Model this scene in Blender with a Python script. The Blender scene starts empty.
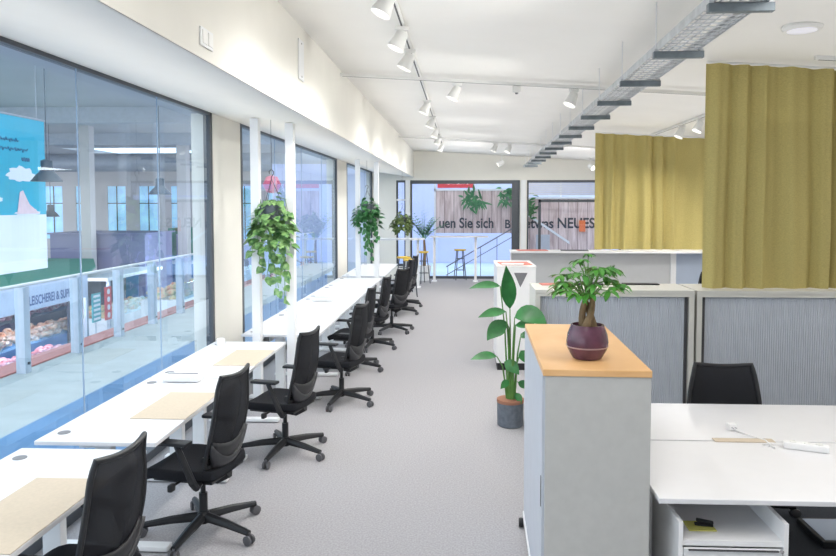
import bpy, bmesh, math, random
from mathutils import Vector, Matrix
random.seed(7)
PI = math.pi
R = math.radians
COL = bpy.context.scene.collection

# ------------------------------------------------------------------ materials
def mat(name, color, rough=0.5, metal=0.0, var=0.06, scale=8.0, bump=0.0, bscale=200.0, spec=0.5,
        trans=0.0, emit=None, estr=0.0, stretch=None):
    m = bpy.data.materials.new(name); m.use_nodes = True
    nt = m.node_tree; n = nt.nodes; l = nt.links
    p = n['Principled BSDF']
    p.inputs['Roughness'].default_value = rough
    p.inputs['Metallic'].default_value = metal
    p.inputs['Specular IOR Level'].default_value = spec
    tc = n.new('ShaderNodeTexCoord')
    src = tc.outputs['Object']
    if stretch:
        mp = n.new('ShaderNodeMapping'); mp.inputs['Scale'].default_value = stretch
        l.new(src, mp.inputs['Vector']); src = mp.outputs['Vector']
    nz = n.new('ShaderNodeTexNoise'); nz.inputs['Scale'].default_value = scale
    nz.inputs['Detail'].default_value = 3.0
    l.new(src, nz.inputs['Vector'])
    rp = n.new('ShaderNodeValToRGB')
    c = Vector(color[:3])
    rp.color_ramp.elements[0].position = 0.3; rp.color_ramp.elements[1].position = 0.7
    rp.color_ramp.elements[0].color = (*(c*(1-var)), 1); rp.color_ramp.elements[1].color = (*[min(1, x*(1+var)) for x in c], 1)
    l.new(nz.outputs['Fac'], rp.inputs['Fac']); l.new(rp.outputs['Color'], p.inputs['Base Color'])
    if bump:
        nb = n.new('ShaderNodeTexNoise'); nb.inputs['Scale'].default_value = bscale
        l.new(src, nb.inputs['Vector'])
        b = n.new('ShaderNodeBump'); b.inputs['Strength'].default_value = bump; b.inputs['Distance'].default_value = 0.01
        l.new(nb.outputs['Fac'], b.inputs['Height']); l.new(b.outputs['Normal'], p.inputs['Normal'])
    if emit:
        p.inputs['Emission Color'].default_value = (*emit, 1); p.inputs['Emission Strength'].default_value = estr
    if trans:
        t = n.new('ShaderNodeBsdfTransparent'); mx = n.new('ShaderNodeMixShader')
        mx.inputs[0].default_value = trans
        l.new(p.outputs[0], mx.inputs[1]); l.new(t.outputs[0], mx.inputs[2])
        l.new(mx.outputs[0], n['Material Output'].inputs['Surface'])
    return m

def glass_mat(name, tint, refl=0.12, haze=0.0, hazecol=(0.8, 0.9, 1.0)):
    m = bpy.data.materials.new(name); m.use_nodes = True
    nt = m.node_tree; n = nt.nodes; l = nt.links
    n.remove(n['Principled BSDF'])
    t = n.new('ShaderNodeBsdfTransparent'); t.inputs[0].default_value = (*tint, 1)
    g = n.new('ShaderNodeBsdfGlossy'); g.inputs[0].default_value = (0.85, 0.93, 1, 1); g.inputs['Roughness'].default_value = 0.0
    lw = n.new('ShaderNodeLayerWeight'); lw.inputs[0].default_value = 0.5
    fr = n.new('ShaderNodeMath'); fr.operation = 'POWER'; fr.inputs[1].default_value = 4.0
    l.new(lw.outputs['Facing'], fr.inputs[0])
    ad = n.new('ShaderNodeMath'); ad.operation = 'ADD'; ad.inputs[1].default_value = refl; ad.use_clamp = True
    l.new(fr.outputs[0], ad.inputs[0])
    mx = n.new('ShaderNodeMixShader')
    l.new(ad.outputs[0], mx.inputs[0]); l.new(t.outputs[0], mx.inputs[1]); l.new(g.outputs[0], mx.inputs[2])
    out = mx.outputs[0]
    if haze:
        d = n.new('ShaderNodeBsdfDiffuse'); d.inputs[0].default_value = (*hazecol, 1)
        m2 = n.new('ShaderNodeMixShader'); m2.inputs[0].default_value = haze
        l.new(out, m2.inputs[1]); l.new(d.outputs[0], m2.inputs[2]); out = m2.outputs[0]
    l.new(out, n['Material Output'].inputs['Surface'])
    return m

def wood_mat(name, c1, c2, scale=3.0, stretch=(1, 8, 8), planks=None, rough=0.45):
    m = bpy.data.materials.new(name); m.use_nodes = True
    nt = m.node_tree; n = nt.nodes; l = nt.links
    p = n['Principled BSDF']; p.inputs['Roughness'].default_value = rough
    tc = n.new('ShaderNodeTexCoord'); mp = n.new('ShaderNodeMapping'); mp.inputs['Scale'].default_value = stretch
    l.new(tc.outputs['Object'], mp.inputs['Vector'])
    nz = n.new('ShaderNodeTexNoise'); nz.inputs['Scale'].default_value = scale; nz.inputs['Detail'].default_value = 6
    nz.inputs['Distortion'].default_value = 0.6
    l.new(mp.outputs['Vector'], nz.inputs['Vector'])
    rp = n.new('ShaderNodeValToRGB')
    rp.color_ramp.elements[0].position = 0.3; rp.color_ramp.elements[1].position = 0.7
    rp.color_ramp.elements[0].color = (*c1, 1); rp.color_ramp.elements[1].color = (*c2, 1)
    l.new(nz.outputs['Fac'], rp.inputs['Fac'])
    col = rp.outputs['Color']
    if planks:
        wv = n.new('ShaderNodeTexWave'); wv.wave_type = 'BANDS'; wv.bands_direction = 'X'; wv.wave_profile = 'SAW'
        wv.inputs['Scale'].default_value = planks; wv.inputs['Distortion'].default_value = 0
        l.new(tc.outputs['Object'], wv.inputs['Vector'])
        r2 = n.new('ShaderNodeValToRGB'); r2.color_ramp.elements[0].color = (0.3, 0.26, 0.24, 1)
        r2.color_ramp.elements[1].color = (1, 1, 1, 1); r2.color_ramp.elements[1].position = 0.12
        l.new(wv.outputs['Fac'], r2.inputs['Fac'])
        mm = n.new('ShaderNodeMix'); mm.data_type = 'RGBA'; mm.blend_type = 'MULTIPLY'; mm.inputs[0].default_value = 1
        l.new(col, mm.inputs[6]); l.new(r2.outputs['Color'], mm.inputs[7]); col = mm.outputs[2]
    l.new(col, p.inputs['Base Color'])
    return m

def leaf_mat(name, c1, c2, scale=30.0, rough=0.4):
    m = mat(name, c1, rough)
    rp = [x for x in m.node_tree.nodes if x.type == 'VALTORGB'][0]
    rp.color_ramp.elements[0].color = (*c1, 1); rp.color_ramp.elements[1].color = (*c2, 1)
    [x for x in m.node_tree.nodes if x.type == 'TEX_NOISE'][0].inputs['Scale'].default_value = scale
    return m

M = dict(
    darkfloor=mat('dark_floor', (0.05, 0.055, 0.065), 0.9, var=0.15, scale=160, spec=0.1),
    carpet=mat('carpet', (0.395, 0.385, 0.40), 0.9, var=0.17, scale=80, bump=0.25, bscale=400, spec=0.15),
    ceil=mat('ceiling_paint', (0.83, 0.82, 0.785), 0.75, var=0.015, scale=2, spec=0.2),
    wall=mat('wall_paint', (0.79, 0.775, 0.72), 0.75, var=0.015, scale=3, spec=0.2),
    soffit=mat('soffit_paint', (0.86, 0.84, 0.79), 0.7, var=0.01, scale=3, spec=0.2),
    frame=mat('frame_dark', (0.075, 0.085, 0.10), 0.45, var=0.05),
    joint=mat('glass_joint', (0.28, 0.38, 0.52), 0.4),
    white=mat('white_lacquer', (0.86, 0.86, 0.87), 0.35, var=0.01),
    desk=mat('desk_top', (0.76, 0.76, 0.785), 0.30, var=0.01, spec=0.4),
    whitemetal=mat('white_metal', (0.80, 0.81, 0.82), 0.4, var=0.02),
    pad=mat('beige_pad', (0.58, 0.49, 0.38), 0.8, var=0.04, scale=60, bump=0.1),
    grommet=mat('grey_plastic', (0.19, 0.19, 0.205), 0.5),
    greymid=mat('mid_grey_plastic', (0.06, 0.06, 0.066), 0.5),
    black=mat('black_plastic', (0.018, 0.019, 0.022), 0.45, spec=0.4),
    blackfab=mat('black_fabric', (0.014, 0.015, 0.019), 0.85, var=0.2, scale=120, bump=0.2, spec=0.2),
    mesh=mat('black_mesh', (0.012, 0.013, 0.017), 0.7, var=0.2, scale=200, trans=0.14, spec=0.25),
    castor=mat('caster_grey', (0.10, 0.10, 0.11), 0.4),
    chrome=mat('chrome', (0.6, 0.6, 0.62), 0.25, 0.9),
    greycab=mat('cabinet_grey', (0.50, 0.50, 0.485), 0.5, var=0.03, scale=20),
    cream=mat('cabinet_cream', (0.66, 0.65, 0.60), 0.5, var=0.02),
    beech=wood_mat('beech_top', (0.70, 0.40, 0.17), (0.80, 0.49, 0.24), 3, (1.5, 1, 10)),
    shutter=mat('shutter_silver', (0.55, 0.58, 0.64), 0.42, 0.15, var=0.03),
    panelgrey=mat('panel_grey', (0.56, 0.57, 0.58), 0.6, var=0.02),
    panelblue=mat('panel_blue', (0.45, 0.52, 0.64), 0.6, var=0.02),
    curtain=mat('curtain_olive', (0.50, 0.42, 0.165), 0.9, var=0.10, scale=70, bump=0.2, bscale=300, spec=0.1, stretch=(1, 1, 2)),
    galv=mat('galvanised', (0.55, 0.57, 0.59), 0.4, 0.3, var=0.15, scale=12),
    galvdark=mat('galvanised_dark', (0.20, 0.235, 0.26), 0.45, 0.5, var=0.2, scale=10),
    purple=mat('purple_glaze', (0.105, 0.042, 0.068), 0.22, var=0.3, scale=14),
    glazeline=mat('glaze_line', (0.40, 0.30, 0.34), 0.3),
    greypot=mat('grey_felt_pot', (0.125, 0.145, 0.175), 0.8, var=0.2, scale=25),
    soil=mat('soil', (0.06, 0.035, 0.02), 1.0, var=0.4, scale=60, bump=0.5),
    terracotta=mat('terracotta', (0.35, 0.16, 0.10), 0.8),
    bark=mat('bark', (0.24, 0.16, 0.085), 0.9, var=0.35, scale=30, bump=0.5, bscale=60, stretch=(1, 1, .3)),
    stem=mat('stem', (0.10, 0.24, 0.05), 0.6, var=0.2),
    pothos=leaf_mat('pothos_leaf', (0.03, 0.16, 0.035), (0.30, 0.48, 0.18), 26),
    pothosdark=leaf_mat('pothos_dark_leaf', (0.02, 0.10, 0.03), (0.07, 0.26, 0.08), 22),
    olive=leaf_mat('olive_leaf', (0.05, 0.10, 0.03), (0.18, 0.24, 0.08), 22),
    bird=leaf_mat('bird_leaf', (0.012, 0.11, 0.025), (0.035, 0.21, 0.05), 9, 0.42),
    pach=leaf_mat('pachira_leaf', (0.035, 0.19, 0.025), (0.12, 0.38, 0.06), 16, 0.35),
    palm=leaf_mat('palm_leaf', (0.03, 0.14, 0.06), (0.08, 0.30, 0.10), 10),
    yellow=mat('yellow_seat', (0.72, 0.48, 0.05), 0.5, var=0.05),
    lamp=mat('lamp_white', (0.82, 0.82, 0.80), 0.4, var=0.01),
    lens=mat('lamp_lens', (1, 1, 0.95), 0.4, emit=(1, 0.97, 0.9), estr=3.0),
    dome=mat('dome_lens', (0.8, 0.8, 0.9), 0.4, emit=(0.9, 0.9, 1.0), estr=0.25),
    glass=glass_mat('window_glass', (0.80, 0.91, 0.99), 0.05, 0.012, (0.55, 0.75, 1.0)),
    glassback=glass_mat('back_glass', (0.88, 0.93, 1.0), 0.05, 0.01, (0.6, 0.7, 1.0)),
    railglass=glass_mat('rail_glass', (0.90, 0.97, 1.0), 0.02, 0.02, (0.7, 0.9, 1.0)),
    paper=mat('paper', (0.85, 0.84, 0.83), 0.8),
    yellowpaper=mat('yellow_paper', (0.62, 0.60, 0.16), 0.8),
    redpaper=mat('red_paper', (0.65, 0.22, 0.18), 0.7),
    pinkwood=wood_mat('hoarding_planks', (0.50, 0.36, 0.33), (0.86, 0.70, 0.66), 2.0, (6, 6, 0.8), planks=1.1, rough=0.7),
    ink=mat('ink_dark', (0.04, 0.045, 0.06), 0.7),
    red=mat('sign_red', (0.65, 0.06, 0.07), 0.5),
    orange=mat('sign_orange', (0.85, 0.20, 0.06), 0.5),
    lilac=mat('lilac_wall', (0.50, 0.57, 0.84), 0.8, var=0.04, scale=1),
    paleblue=mat('pale_blue', (0.50, 0.66, 0.86), 0.7, var=0.05, scale=1),
    # market hall
    deck=mat('balcony_paving', (0.34, 0.39, 0.40), 0.7, var=0.08, scale=3),
    bluestrip=mat('blue_strip', (0.09, 0.21, 0.39), 0.35, var=0.1, scale=1.5),
    redstrip=mat('red_kerb', (0.50, 0.20, 0.18), 0.7, var=0.1),
    post=mat('railing_steel', (0.50, 0.58, 0.68), 0.45, 0.2),
    hallfloor=mat('hall_floor', (0.20, 0.22, 0.27), 0.5, var=0.15, scale=1.5),
    hallroof=mat('hall_roof', (0.42, 0.44, 0.49), 0.7, var=0.06, scale=0.6),
    hallwall=mat('hall_wall', (0.55, 0.53, 0.54), 0.8, var=0.06, scale=0.5),
    duct=mat('duct_grey', (0.36, 0.40, 0.47), 0.5, 0.2),
    turq=mat('banner_turquoise', (0.01, 0.42, 0.62), 0.6, var=0.10, scale=0.7),
    bannerwhite=mat('banner_white', (0.72, 0.80, 0.92), 0.6, var=0.05, scale=1),
    bannerpink=mat('banner_pink', (0.78, 0.62, 0.70), 0.6),
    bannerink=mat('banner_ink', (0.03, 0.16, 0.32), 0.6),
    lampgrey=mat('pendant_grey', (0.045, 0.075, 0.11), 0.4, 0.2),
    green=mat('stall_green', (0.02, 0.24, 0.17), 0.6, var=0.1, scale=2),
    teal=mat('stall_teal', (0.05, 0.40, 0.45), 0.5, var=0.15),
    signblue=mat('sign_face', (0.52, 0.62, 0.80), 0.5, var=0.04),
    signink=mat('sign_ink', (0.03, 0.09, 0.30), 0.5),
    stalldark=mat('stall_dark', (0.05, 0.05, 0.08), 0.8, var=0.2),
    lilacgrey=mat('kiosk_lilac', (0.20, 0.21, 0.36), 0.7, var=0.05, scale=1),
    hallblue=mat('stall_blue', (0.06, 0.20, 0.46), 0.6, var=0.15, scale=1.5),
    counterdark=mat('counter_dark', (0.10, 0.09, 0.14), 0.5),
    counterw=mat('counter_white', (0.78, 0.82, 0.86), 0.4, var=0.04),
    sky=mat('skylight_pane', (0.8, 0.9, 1.0), 0.5, emit=(0.80, 0.92, 1.0), estr=1.6),
    winpane=mat('far_pane', (0.35, 0.62, 0.85), 0.5, emit=(0.42, 0.75, 1.0), estr=0.45, var=0.3, scale=0.8),
)
def meat_mat(name, cols, scale):
    m = mat(name, cols[0], 0.45)
    rp = [x for x in m.node_tree.nodes if x.type == 'VALTORGB'][0].color_ramp
    [x for x in m.node_tree.nodes if x.type == 'TEX_NOISE'][0].inputs['Scale'].default_value = scale
    rp.elements[0].color = (*cols[0], 1); rp.elements[1].color = (*cols[-1], 1)
    for i, c in enumerate(cols[1:-1]):
        e = rp.elements.new(0.35+0.3*(i+1)/len(cols)); e.color = (*c, 1)
    return m
M['backgrey'] = mat('chair_shell_grey', (0.035, 0.036, 0.041), 0.5)
M['meat'] = meat_mat('meat_pink', [(0.35, 0.03, 0.07), (0.75, 0.25, 0.32), (0.90, 0.62, 0.66)], 9)
M['sausage'] = meat_mat('meat_brown', [(0.30, 0.10, 0.05), (0.62, 0.32, 0.20), (0.80, 0.62, 0.55)], 6)
M['produce'] = meat_mat('produce', [(0.10, 0.25, 0.12), (0.65, 0.55, 0.30), (0.75, 0.25, 0.15)], 5)

# ------------------------------------------------------------------ mesh helpers
class MB:
    def __init__(s): s.bm = bmesh.new()
    def box(s, c, d, rz=0.0, bev=0.0, rx=0.0, ry=0.0):
        mt = Matrix.Translation(c) @ Matrix.Rotation(rz, 4, 'Z') @ Matrix.Rotation(ry, 4, 'Y') @ Matrix.Rotation(rx, 4, 'X') @ Matrix.Diagonal((*d, 1))
        r = bmesh.ops.create_cube(s.bm, size=1, matrix=mt)
        if bev:
            es = list({e for v in r['verts'] for e in v.link_edges})
            bmesh.ops.bevel(s.bm, geom=es, offset=bev, segments=2, affect='EDGES', profile=0.6)
        return s
    def b2(s, x0, x1, y0, y1, z0, z1, bev=0.0):
        return s.box(((x0+x1)/2, (y0+y1)/2, (z0+z1)/2), (abs(x1-x0), abs(y1-y0), abs(z1-z0)), bev=bev)
    def tube(s, pts, rad, seg=8, cap=True, flat=1.0):
        pts = [Vector(p) for p in pts]
        rr = rad if isinstance(rad, (list, tuple)) else [rad]*len(pts)
        rings = []
        prev = None
        for i, p in enumerate(pts):
            t = (pts[min(i+1, len(pts)-1)]-pts[max(i-1, 0)]).normalized()
            if prev is None:
                a = Vector((0, 0, 1)) if abs(t.z) < 0.9 else Vector((1, 0, 0))
                u = t.cross(a).normalized()
            else:
                u = (prev-t*prev.dot(t)).normalized()
            prev = u; w = t.cross(u)
            rings.append([s.bm.verts.new(p+u*math.cos(2*PI*k/seg)*rr[i]+w*math.sin(2*PI*k/seg)*rr[i]*flat) for k in range(seg)])
        for a, b in zip(rings, rings[1:]):
            for k in range(seg):
                s.bm.faces.new((a[k], a[(k+1) % seg], b[(k+1) % seg], b[k]))
        if cap:
            s.bm.faces.new(rings[0][::-1]); s.bm.faces.new(rings[-1])
        return s
    def cyl(s, c, r, h, seg=20, r2=None):
        c = Vector(c); return s.tube([c, c+Vector((0, 0, h))], [r, r if r2 is None else r2], seg)
    def lathe(s, prof, c=(0, 0, 0), seg=24, axis=None):
        mt = Matrix.Translation(c)
        if axis is not None:
            mt = mt @ Vector((0, 0, 1)).rotation_difference(Vector(axis)).to_matrix().to_4x4()
        rings = [[s.bm.verts.new(mt @ Vector((r*math.cos(2*PI*k/seg), r*math.sin(2*PI*k/seg), z))) for k in range(seg)] for r, z in prof]
        for a, b in zip(rings, rings[1:]):
            for k in range(seg):
                s.bm.faces.new((a[k], a[(k+1) % seg], b[(k+1) % seg], b[k]))
        if prof[0][0] > 1e-4: s.bm.faces.new(rings[0][::-1])
        if prof[-1][0] > 1e-4: s.bm.faces.new(rings[-1])
        return s
    def poly(s, pts, ext=None):
        vs = [s.bm.verts.new(p) for p in pts]
        f = s.bm.faces.new(vs)
        if ext is not None:
            r = bmesh.ops.extrude_face_region(s.bm, geom=[f])
            bmesh.ops.translate(s.bm, vec=Vector(ext), verts=[v for v in r['geom'] if isinstance(v, bmesh.types.BMVert)])
        return s
    def grid(s, fn, nu, nv):
        vs = [[s.bm.verts.new(fn(i/nu, j/nv)) for i in range(nu+1)] for j in range(nv+1)]
        for j in range(nv):
            for i in range(nu):
                s.bm.faces.new((vs[j][i], vs[j][i+1], vs[j+1][i+1], vs[j+1][i]))
        return s
    def leaf(s, base, d, up, ln, wd, droop=0.3, fold=0.25, n=5, shape=0.75):
        d = Vector(d).normalized(); up = Vector(up); side = d.cross(up)
        if side.length < 1e-3: side = d.cross(Vector((1, 0, 0)))
        side.normalize(); nrm = side.cross(d).normalized()
        p = Vector(base); rows = []
        for i in range(n+1):
            t = i/n
            w = wd*0.5*max(0.02, math.sin(PI*t**shape))
            rows.append([s.bm.verts.new(p-side*w+nrm*w*fold), s.bm.verts.new(p), s.bm.verts.new(p+side*w+nrm*w*fold)])
            d2 = (d+Vector((0, 0, -1))*droop*t).normalized()
            p = p+d2*ln/n
            side = (side-d2*side.dot(d2)).normalized(); nrm = side.cross(d2)
        for a, b in zip(rows, rows[1:]):
            s.bm.faces.new((a[0], a[1], b[1], b[0])); s.bm.faces.new((a[1], a[2], b[2], b[1]))
        return s
    def build(s, name, m, parent=None, smooth=False, loc=None):
        bmesh.ops.recalc_face_normals(s.bm, faces=s.bm.faces)
        me = bpy.data.meshes.new(name); s.bm.to_mesh(me); s.bm.free()
        me.materials.append(M[m] if isinstance(m, str) else m)
        o = bpy.data.objects.new(name, me); COL.objects.link(o)
        if smooth:
            for p in me.polygons: p.use_smooth = True
            try: me.set_sharp_from_angle(angle=R(38))
            except Exception: pass
        if parent is not None: o.parent = parent
        if loc is not None: o.location = loc
        return o

def thing(name, label, cat, loc=(0, 0, 0), rz=0.0, group=None):
    o = bpy.data.objects.new(name, None); COL.objects.link(o)
    o.empty_display_size = 0.1
    o.location = loc; o.rotation_euler = (0, 0, rz)
    o['label'] = label; o['category'] = cat
    if group: o['group'] = group
    return o
def tag(o, label, cat, group=None):
    o['label'] = label; o['category'] = cat
    if group: o['group'] = group
    return o
def struct(o):
    o['kind'] = 'structure'; return o
def kids(o): return [c for c in bpy.data.objects if c.parent == o]
def dup(src, label, loc, rz=0.0, group=None):
    def rec(o, par):
        c = o.copy(); COL.objects.link(c); c.parent = par
        for k in kids(o): rec(k, c)
        return c
    c = rec(src, None)
    c.location = loc; c.rotation_euler = (0, 0, rz); c['label'] = label
    if group: c['group'] = group
    return c
def lettering(name, body, m, parent, width, height, mtx, ext=0.004):
    cu = bpy.data.curves.new(name, 'FONT'); cu.body = body; cu.extrude = 0.0; cu.offset = 0.022; cu.align_x = 'LEFT'
    t = bpy.data.objects.new('tmp', cu); COL.objects.link(t)
    bpy.context.view_layer.update()
    me = bpy.data.meshes.new_from_object(t.evaluated_get(bpy.context.evaluated_depsgraph_get()))
    COL.objects.unlink(t); bpy.data.objects.remove(t)
    xs = [v.co.x for v in me.vertices]; ys = [v.co.y for v in me.vertices]
    x0, y0, x1, y1 = min(xs), min(ys), max(xs), max(ys)
    for v in me.vertices:
        v.co = mtx @ Vector(((v.co.x-x0)/(x1-x0)*width, (v.co.y-y0)/(y1-y0)*height, 0))
    me.materials.append(M[m])
    o = bpy.data.objects.new(name, me); COL.objects.link(o); o.parent = parent
    return o
XZ = lambda x, y, z: Matrix.Translation((x, y, z)) @ Matrix.Rotation(R(90), 4, 'X')               # faces -Y
YZ = lambda x, y, z: Matrix.Translation((x, y, z)) @ Matrix.Rotation(R(90), 4, 'Z') @ Matrix.Rotation(R(90), 4, 'X')  # faces +X, reads along +Y

# ------------------------------------------------------------------ camera
cam = bpy.data.cameras.new('camera'); co = bpy.data.objects.new('camera', cam); COL.objects.link(co)
cam.sensor_width = 36; cam.lens = 700/836*36
cam.shift_x = (418-431)/836; cam.shift_y = -(278-240)/836
co.location = (0, 0, 2.1); co.rotation_euler = (R(90-2.8624), 0, R(2.6174))
cam.clip_end = 300
bpy.context.scene.camera = co

# ------------------------------------------------------------------ room shell
YB = 19.86
WX = -2.6
ZC = lambda x: 3.64-0.06*(x+1.4)
struct(MB().b2(-2.65, 9, -4, YB+.3, -0.2, 0).build('floor', 'carpet'))
c = MB()
c.poly([(-1.6, -4, ZC(-1.6)), (9, -4, ZC(9)), (9, YB+.3, ZC(9)), (-1.6, YB+.3, ZC(-1.6))], ext=(0, 0, 0.15))
struct(c.build('ceiling', 'ceil'))
# bulkhead along the windows: fascia + sloping soffit, runs over the whole window side
FX, SZ, HZ = -1.4, 2.885, 3.05
f = MB()
f.poly([(FX, -4, SZ), (FX, -4, 3.80), (WX-.15, -4, 3.80), (WX-.15, -4, HZ), (WX, -4, HZ)], ext=(0, YB+4.1, 0))
struct(f.build('trim_1', 'wall'))
struct(MB().poly([(FX-.002, -4, SZ-.004), (FX-.002, YB, SZ-.004), (WX, YB, HZ-.004), (WX, -4, HZ-.004)]).build('trim_2', 'soffit'))
# piers between the windows
w = MB()
w.b2(-2.80, -2.575, 7.135, 8.03, 0, HZ-.01)
w.b2(-2.80, -2.575, 14.30, 15.45, 0, HZ-.01)
struct(w.build('wall_left', 'wall'))
# back wall around the two openings
w = MB()
w.b2(-2.75, -1.90, YB, YB+.25, 0, HZ-.02)
w.b2(-1.90, -1.62, YB, YB+.25, 0, 0.35)
w.b2(-1.62, -1.50, YB, YB+.25, 0, 2.80)
w.b2(-1.90, 4.6, YB, YB+.25, 2.80, 3.62)
w.b2(1.60, 1.80, YB, YB+.25, 0, 2.80)
w.b2(4.45, 9, YB, YB+.25, 0, 3.4)
struct(w.build('wall_back', 'wall'))
struct(MB().b2(-1.63, -1.51, YB-.06, YB-.005, 0.0, 2.80).build('trim_3', 'whitemetal'))
struct(MB().b2(1.625, 1.775, YB-.05, YB-.005, 0, 2.80).build('trim_4', 'whitemetal'))

struct(MB().b2(9, 9.2, -4.2, YB+.3, 0, 3.6).build('wall_right', 'wall'))
struct(MB().b2(-2.75, 9.2, -4.2, -4, 0, 3.8).build('wall_front', 'wall'))
def left_window(name, y0, y1, joints, ends=True):
    g = MB().poly([(WX, y0, .06), (WX, y1, .06), (WX, y1, HZ-.03), (WX, y0, HZ-.03)]).build(name, 'glass')
    fr = MB()
    fr.b2(WX-.05, WX+.02, y0, y1, HZ-.035, HZ-.006)
    fr.b2(WX-.05, WX+.03, y0, y1, 0, 0.07)
    fr.b2(WX-.05, WX+.02, y1-.06, y1, 0, HZ-.01)
    if ends: fr.b2(WX-.05, WX+.03, y0, y0+.06, 0, HZ-.01)
    fr.build('window_frame', 'frame', g)
    if joints:
        j = MB()
        for y in joints: j.b2(WX-.004, WX+.004, y-.005, y+.005, .06, HZ-.03)
        j.build('glass_joint', 'joint', g)
    struct(g)
left_window('window_1', -3.9, 7.135, [-.3, .95, 2.18, 3.40, 4.64, 5.88], False)
left_window('window_2', 8.03, 14.30, [9.6, 11.2, 12.8])
left_window('window_3', 15.45, YB, [16.9, 18.4])
# back openings
def back_window(name, x0, x1, head, mull, nomid=False, z0=0.0):
    g = MB().poly([(x0, YB+.1, z0+.05), (x1, YB+.1, z0+.05), (x1, YB+.1, 2.79), (x0, YB+.1, 2.79)]).build(name, 'glassback')
    fr = MB()
    fr.b2(x0, x1, YB+.03, YB+.16, 2.80-head, 2.80)
    fr.b2(x0, x1, YB+.05, YB+.15, z0, z0+.07)
    fr.b2(x0, x0+.05, YB+.05, YB+.15, z0, 2.8); fr.b2(x1-.05, x1, YB+.05, YB+.15, z0, 2.8)
    for (xa, xb) in mull: fr.b2(xa, xb, YB+.05, YB+.15, z0, 2.78)
    fr.build('window_frame', 'frame', g)
    struct(g); return g
g4 = back_window('window_4', -1.50, 1.60, .10, [(1.38, 1.56)])
g5 = back_window('window_5', 1.80, 4.45, .07, [])
ld = MB(); ld.b2(2.13, 2.20, YB+.04, YB+.14, 0, 2.25); ld.b2(2.13, 4.4, YB+.04, YB+.14, 2.18, 2.25)
ld.build('window_sash', 'frame', g5)
sh = MB()
for k in range(7): sh.b2(1.85, 4.40, YB+.02, YB+.09, 2.38+k*.05, 2.42+k*.05)
sh.build('roller_shutter', 'shutter', g5)
g6 = back_window('window_6', -1.90, -1.62, .06, [], z0=.35)
MB().b2(-1.9, -1.62, YB+.03, YB+.09, 2.22, 2.27).build('glazing_bar', 'whitemetal', g6)

# plates on the bulkhead face
t = thing('wall_socket', 'small white double switch plate high on the cream bulkhead above the largest window', 'switch plate', (FX, 3.79, 3.0))
MB().b2(.0005, .012, -.09, .09, -.05, .05, .004).build('plate', 'whitemetal', t)
MB().b2(.012, .018, -.075, -.01, -.035, .035, .002).build('rocker', 'lamp', t); MB().b2(.012, .018, .01, .075, -.035, .035, .002).build('rocker', 'lamp', t)
t = thing('access_panel', 'tall narrow white cover plate on the cream bulkhead close to the ceiling', 'cover plate', (FX, 6.02, 3.34))
MB().b2(.0005, .014, -.09, .09, -.17, .17, .004).build('plate', 'whitemetal', t)
for zz in (-.14, .14): MB().lathe([(.008, 0), (.006, .004), (0, .004)], (.014, 0, zz), 8, (1, 0, 0)).build('screw', 'chrome', t)

# ------------------------------------------------------------------ white posts by the hanging plants
def room_post(x, y, label, w=.085):
    ztop = SZ+(HZ-SZ)*(FX-x)/(FX-WX)-.012
    o = thing('wooden_post', label, 'post', (x, y, 0), 0, 'white posts in the desk row gaps')
    MB().b2(-w/2, w/2, -.045, .045, 0.012, ztop, .004).build('shaft', 'white', o)
    MB().b2(-w/2-.015, w/2+.015, -.06, .06, 0, .012, .003).build('foot_plate', 'whitemetal', o)
room_post(-2.10, 7.03, 'white square post left of the nearest hanging plant, floor to bulkhead')
room_post(-1.745, 7.03, 'white square post right of the nearest hanging plant, floor to bulkhead')
room_post(-1.985, 13.15, 'white square post left of the middle hanging plant')
room_post(-1.63, 13.15, 'white square post right of the middle hanging plant')

# ------------------------------------------------------------------ desks
def make_desk(label, x0, x1, y0, y1, pad=True, group='white desks along the window wall'):
    L = y1-y0; D = x1-x0
    o = thing('office_desk', label, 'desk', ((x0+x1)/2, (y0+y1)/2, 0), 0, group)
    bm = MB().box((0, 0, .7275), (D, L-.012, .025), bev=.004).build('desktop', 'desk', o)
    for s in (-1, 1):
        MB().lathe([(.036, 0), (.036, .003), (.028, .004), (0, .004)], (-D/2+.09, s*(L/2-.16), .74), 18).build('cable_grommet', 'grommet', o)
        g = MB()
        y = s*(L/2-.22)
        g.box((-.05, y, .37), (.10, .06, .64), bev=.006)
        lg = g.build('leg', 'whitemetal', o)
        MB().box((.0, y, .025), (D-.04, .075, .032), bev=.008).build('foot', 'whitemetal', lg)
        MB().box((0, y, .70), (D-.14, .06, .028), bev=.003).build('top_bracket', 'whitemetal', lg)
    MB().box((-.05, 0, .675), (.06, L-.50, .04), bev=.003).build('crossbar', 'whitemetal', o)
    MB().poly([(-D/2+.10, -L/2+.3, .69), (-D/2+.10, -L/2+.3, .60), (-D/2+.22, -L/2+.3, .60), (-D/2+.22, -L/2+.3, .69), (-D/2+.215, -L/2+.3, .69), (-D/2+.215, -L/2+.3, .606), (-D/2+.105, -L/2+.3, .606), (-D/2+.105, -L/2+.3, .69)], ext=(0, L-.6, 0)).build('cable_channel', 'whitemetal', o)
    return o
A0, A1 = -2.47, -1.755
B0, B1 = -2.33, -1.51
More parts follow.
